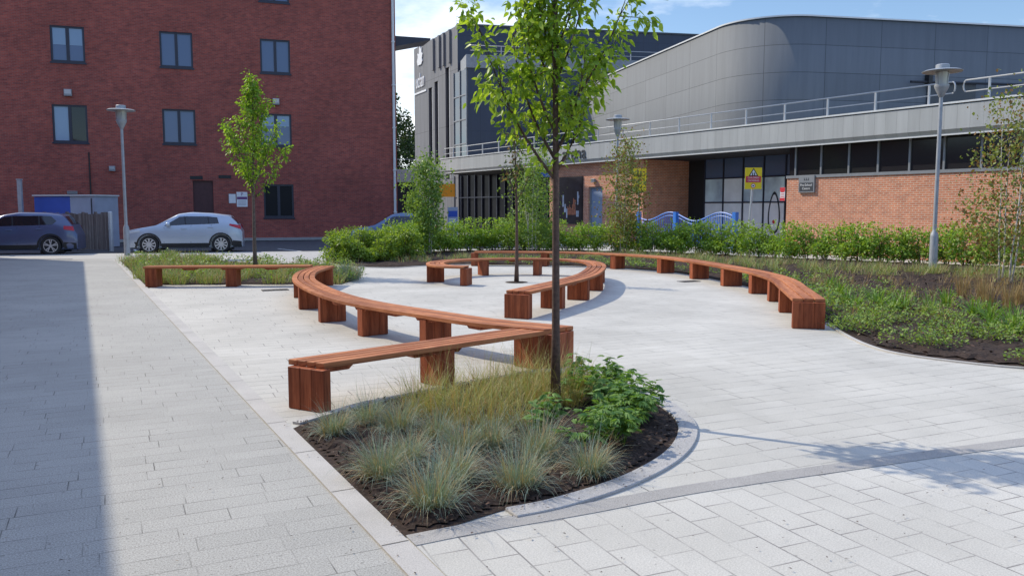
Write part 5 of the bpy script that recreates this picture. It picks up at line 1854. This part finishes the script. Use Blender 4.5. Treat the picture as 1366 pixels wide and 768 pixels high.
        if clad:
            arc = MB()
            for x in wx:
                for k in range(18):
                    a, b = -.15 + (math.pi + .3) * k / 18, -.15 + (math.pi + .3) * (k + 1) / 18
                    q = [(x + rr * math.cos(c_), wr + rr * math.sin(c_)) for c_, rr in ((a, wr + .05), (a, wr + .105), (b, wr + .105), (b, wr + .05))]
                    arc.add([(u_, sg * (YS(min(max(u_, .02), L - .02), max(v_, .24)) + .012), v_) for u_, v_ in q], [(0, 1, 2, 3)])
            for k in range(12):
                x0_, x1_ = wx[0] + wr + .1 + (wx[1] - wx[0] - 2 * wr - .2) * k / 12, wx[0] + wr + .1 + (wx[1] - wx[0] - 2 * wr - .2) * (k + 1) / 12
                arc.add([(u_, sg * (YS(u_, v_) + .012), v_) for u_, v_ in ((x0_, .24), (x1_, .24), (x1_, .40), (x0_, .40))], [(0, 1, 2, 3)])
            for x0_, x1_ in ((.04, wx[0] - wr - .1), (wx[1] + wr + .1, L - .03)):
                arc.add([(u_, sg * (YS(u_, v_) + .012), v_) for u_, v_ in ((x0_, .24), (x1_, .24), (x1_, .46), (x0_, .50))], [(0, 1, 2, 3)])
            arc.build("cladding", M["black"], t, world=False)
        # door gaps, handles, mirror
        gp = MB()
        for gx_ in (wx[0] + .55, wx[0] + 1.55, wx[1] - .38):
            q = [(gx_, .42), (gx_ + .012, .42), (gx_ + .03, BT(gx_) - .02), (gx_ + .018, BT(gx_) - .02)]
            gp.add([(u_, sg * (YS(u_, v_) + .006), v_) for u_, v_ in q], [(0, 1, 2, 3)])
        gp.build("door_gap", M["black"], t, world=False)
        for hx in (wx[0] + 1.3, wx[0] + 2.3):
            zz = BT(hx) - .12
            MB().box((hx, sg * (YS(hx, zz) + .016), zz), (.2, .035, .035)).build("door_handle", paint, t, bevel=.01, world=False)
        mx = side_wins[0][0][0] + .16; mz = BT(mx) + .09
        m_ = MB(); 
        m_.lathe([(0, -.12), (.06, -.11), (.085, -.05), (.085, .03), (.05, .1), (0, .11)], (mx, sg * (YS(mx, mz) + .13), mz), 12, "y")
        m_.build("mirror", paint, t, smooth=True, world=False)
    # windscreen and rear window
    def screen(x0, x1, name, f0, f1):
        m_ = MB(); n = 8
        for i in range(n + 1):
            x = x0 + (x1 - x0) * i / n
            b, z1 = BT(x), ZT_(x); ye = YS(x, b + (z1 - b) * .88)
            fr2 = f0 + (f1 - f0) * i / n
            for y, dz_ in ((-ye * .9 * fr2, -.004), (-ye * .5, .008), (0, .012), (ye * .5, .008), (ye * .9 * fr2, -.004)): m_.v.append((x, y, z1 + dz_))
        for i in range(n):
            for k in range(4): m_.f.append((i * 5 + k, (i + 1) * 5 + k, (i + 1) * 5 + k + 1, i * 5 + k + 1))
        m_.build(name, M["car_glass"], t, smooth=True, world=False)
    screen(top[3][0] + .06, top[4][0] - .04, "windscreen", .97, .93)
    screen(top[-3][0] + .05, top[-2][0] - .02, "rear_window", .9, .95)
    m_ = MB(); m_.box((-.005, 0, .45), (.02, .52, .11)); m_.build("number_plate", M["white"], t, world=False)
    return t


# silver car
def parked(u, y, L, ang, half=.9):
    """origin of a car whose near rear corner stands at column u, depth y"""
    x = AT(u, 330, y)[0]
    c, s_ = math.cos(R(ang)), math.sin(R(ang))
    return (x - L * c - half * s_, y - L * s_ + half * c, 0)


make_car("silver five-door crossover car parked behind the lamp post", parked(317, 33.4, 4.25, 15), R(15), 4.44,
         [(0, .62), (.06, .90), (.55, 1.00), (1.18, 1.11), (2.02, 1.57), (2.5, 1.63), (3.3, 1.59), (3.98, 1.50), (4.30, 1.16), (4.44, .78)],
         [(0, .8), (1.2, 1.04), (3.6, 1.17), (4.44, 1.14)], 1.83, M["silver_paint"], (.93, 3.62), .355,
         [[(1.50, 1.09), (2.28, 1.13), (2.24, 1.46), (2.08, 1.45)], [(2.33, 1.13), (3.16, 1.16), (3.12, 1.46), (2.30, 1.465)], [(3.20, 1.16), (3.56, 1.18), (3.50, 1.42), (3.17, 1.455)]],
         [(.10, .78), (.62, .86), (.60, .95), (.12, .90)], [(3.95, 1.10), (4.40, .94), (4.37, 1.10), (3.97, 1.17)], 10)
# violet-grey car
make_car("dark violet-grey estate-like car at the wooden fence, only its rear half in view", parked(103, 31.7, 4.49, 17), R(17), 4.49,
         [(0, .62), (.06, .92), (.55, 1.02), (1.22, 1.12), (1.98, 1.55), (2.5, 1.64), (3.4, 1.62), (4.02, 1.54), (4.33, 1.15), (4.49, .72)],
         [(0, .8), (1.2, 1.06), (3.6, 1.13), (4.49, 1.10)], 1.84, M["violet_paint"], (.90, 3.58), .36,
         [[(1.48, 1.10), (2.30, 1.13), (2.26, 1.48), (2.02, 1.46)], [(2.35, 1.13), (3.20, 1.15), (3.16, 1.50), (2.32, 1.49)], [(3.25, 1.15), (3.66, 1.17), (3.80, 1.30), (3.62, 1.48), (3.22, 1.50)]],
         [(.10, .78), (.62, .86), (.60, .96), (.12, .92)], [(4.05, .98), (4.40, .92), (4.36, 1.10), (4.05, 1.12)], 5)
# dark blue car behind the hedge
y_ = 38.5
x0_ = AT(464, 300, y_)[0]
make_car("dark blue car parked behind the sunlit hedge clump at the corner of the brick block", (x0_, y_ + .9, 0), R(7), 4.3,
         [(0, .55), (.06, .80), (.55, .90), (1.1, 1.0), (1.9, 1.50), (2.4, 1.58), (3.2, 1.54), (3.7, 1.42), (4.1, 1.02), (4.3, .7)],
         [(0, .7), (1.2, .93), (3.4, 1.0), (4.3, 1.0)], 1.76, M["blue_paint"], (.88, 3.45), .32,
         [[(1.38, .98), (2.15, 1.0), (2.12, 1.40), (1.93, 1.38)], [(2.2, 1.0), (2.95, 1.02), (2.90, 1.40), (2.17, 1.405)], [(3.0, 1.02), (3.3, 1.04), (3.2, 1.34), (2.95, 1.39)]],
         [(.10, .66), (.58, .74), (.56, .83), (.12, .78)], [(3.8, .92), (4.18, .85), (4.16, .98), (3.82, 1.0)], 5, clad=False)

# ------------------------------------------------------------------ things before the brick wall
# timber fence
fa, fb_ = AT(60, 330, 35.2), AT(147, 330, 34.4)
FW = face_frame(fa[0], fa[1], math.atan2(fb_[1] - fa[1], fb_[0] - fa[0]))
fl = math.hypot(fb_[0] - fa[0], fb_[1] - fa[1])
t = thing("timber_fence", "weathered upright-board timber fence between the violet-grey car and the silver post", "fence", (fa[0], fa[1], 0))
mb = MB(); rr_ = random.Random(2)
s = 0.0
while s < fl:
    w_ = rr_.uniform(.12, .17); mb.fbox(FW, s, min(s + w_, fl), .03, 1.56 + rr_.uniform(-.05, .05), .0, .028); s += w_ + .015
mb.build("boarding", M["grey_wood"], t)
for s in (.1, fl / 2, fl - .1): MB().fbox(FW, s - .05, s + .05, 0, 1.5, -.12, -.03).build("post", M["grey_wood"], t)
mb = MB()
for z in (.35, 1.2): mb.fbox(FW, .0, fl, z, z + .09, -.029, -.002)
mb.build("rail", M["grey_wood"], t)
p = AT(149, 330, 33.8)
t = thing("steel_post", "silver steel post at the end of the timber fence", "post", (p[0], p[1], 0))
MB().lathe([(0, 0), (.085, 0), (.085, 1.58), (.07, 1.62), (0, 1.63)], n=14).build("shaft", M["steel"], t, world=False)
MB().lathe([(.086, .9), (.095, .9), (.095, .95), (.086, .95)], n=14).build("collar", M["steel"], t, world=False)
p = AT(28, 280, 37)
t = thing("timber_post", "tall grey post against the brick wall above the violet-grey car roof", "post", (p[0], p[1], 0))
MB().box((0, 0, 1.5), (.18, .16, 3.0)).build("shaft", M["lamp_steel"], t, world=False, bevel=.02)
MB().box((0, 0, 3.03), (.2, .18, .05)).build("cap", M["lamp_steel"], t, world=False)
# blue hut
ha, hb = AT(46, 275, 37.6), AT(126, 275, 37.0)
FH = face_frame(ha[0], ha[1], math.atan2(hb[1] - ha[1], hb[0] - ha[0]))
hl = math.hypot(hb[0] - ha[0], hb[1] - ha[1])
t = thing("site_hut", "low hut with a blue and a pale panel behind the violet-grey car and timber fence", "hut", (ha[0], ha[1], 0))
MB().fbox(FH, 0, hl * .6, 0, 2.28, -1.6, 0).build("blue_panel", M["blue_board"], t)
MB().fbox(FH, hl * .602, hl, 0, 2.3, -1.6, 0).build("pale_panel", M["pale_board"], t)
MB().fbox(FH, -.05, hl + .05, 2.302, 2.36, -1.65, .06).build("roof", M["trim"], t)
MB().fbox(FH, hl * .95, hl * .96, 0.2, 2.2, .002, .03).build("door_edge", M["black"], t)

# drain covers and litter on the paving
for u, v, w_, d_, lab in ((367, 387, .55, .28, "small dark drain cover in the paving below the zigzag bench's tight curve"), (919, 375.5, .5, .28, "small rusty drain cover in the paving before the sweeping bench")):
    p = G(u, v)
    t = thing("drain_cover", lab, "drain", (p[0], p[1], 0), R(24))
    mb = MB(); mb.box((0, 0, .005), (w_, d_, .012)); mb.build("frame", M["cast_iron"], t, world=False)
    mb = MB()
    for k in range(6): mb.box((-w_ / 2 + .07 + k * (w_ - .14) / 5, 0, .0125), (.03, d_ - .06, .004))
    mb.build("grate", M["black"], t, world=False)
pz = []
for k in range(420):
    i = int(rng.integers(0, len(bed_near))); a = Vector(bed_near[i]); b = Vector(bed_near[(i + 1) % len(bed_near)])
    q = a.lerp(b, rng.uniform(0, 1)) + Vector((rng.normal(0, .09), rng.normal(0, .09)))
    if not inside(bed_near, q.x, q.y): pz.append((q.x, q.y, .031))
for k in range(150):
    u, v = rng.uniform(0, 1366), 400 + 368 * rng.uniform(0, 1) ** .6
    p = G(u, v)
    if not inside(bed_near, p[0], p[1]) and not inside(bed_right, p[0], p[1]): pz.append((p[0], p[1], .021))
P = np.array(pz); n = len(P)
v, f = leaves(P, unit(rng.normal(0, 1, (n, 3)) * np.array([1, 1, .05])), np.tile([0, 0, 1.0], (n, 1)), rng.uniform(.008, .028, n), rng.uniform(.005, .014, n), .15)
tag(raw_mesh("leaf_litter", v, f, M["bark_mulch"]), "scattered specks of leaf litter on the pale paving", "litter", kind="stuff")
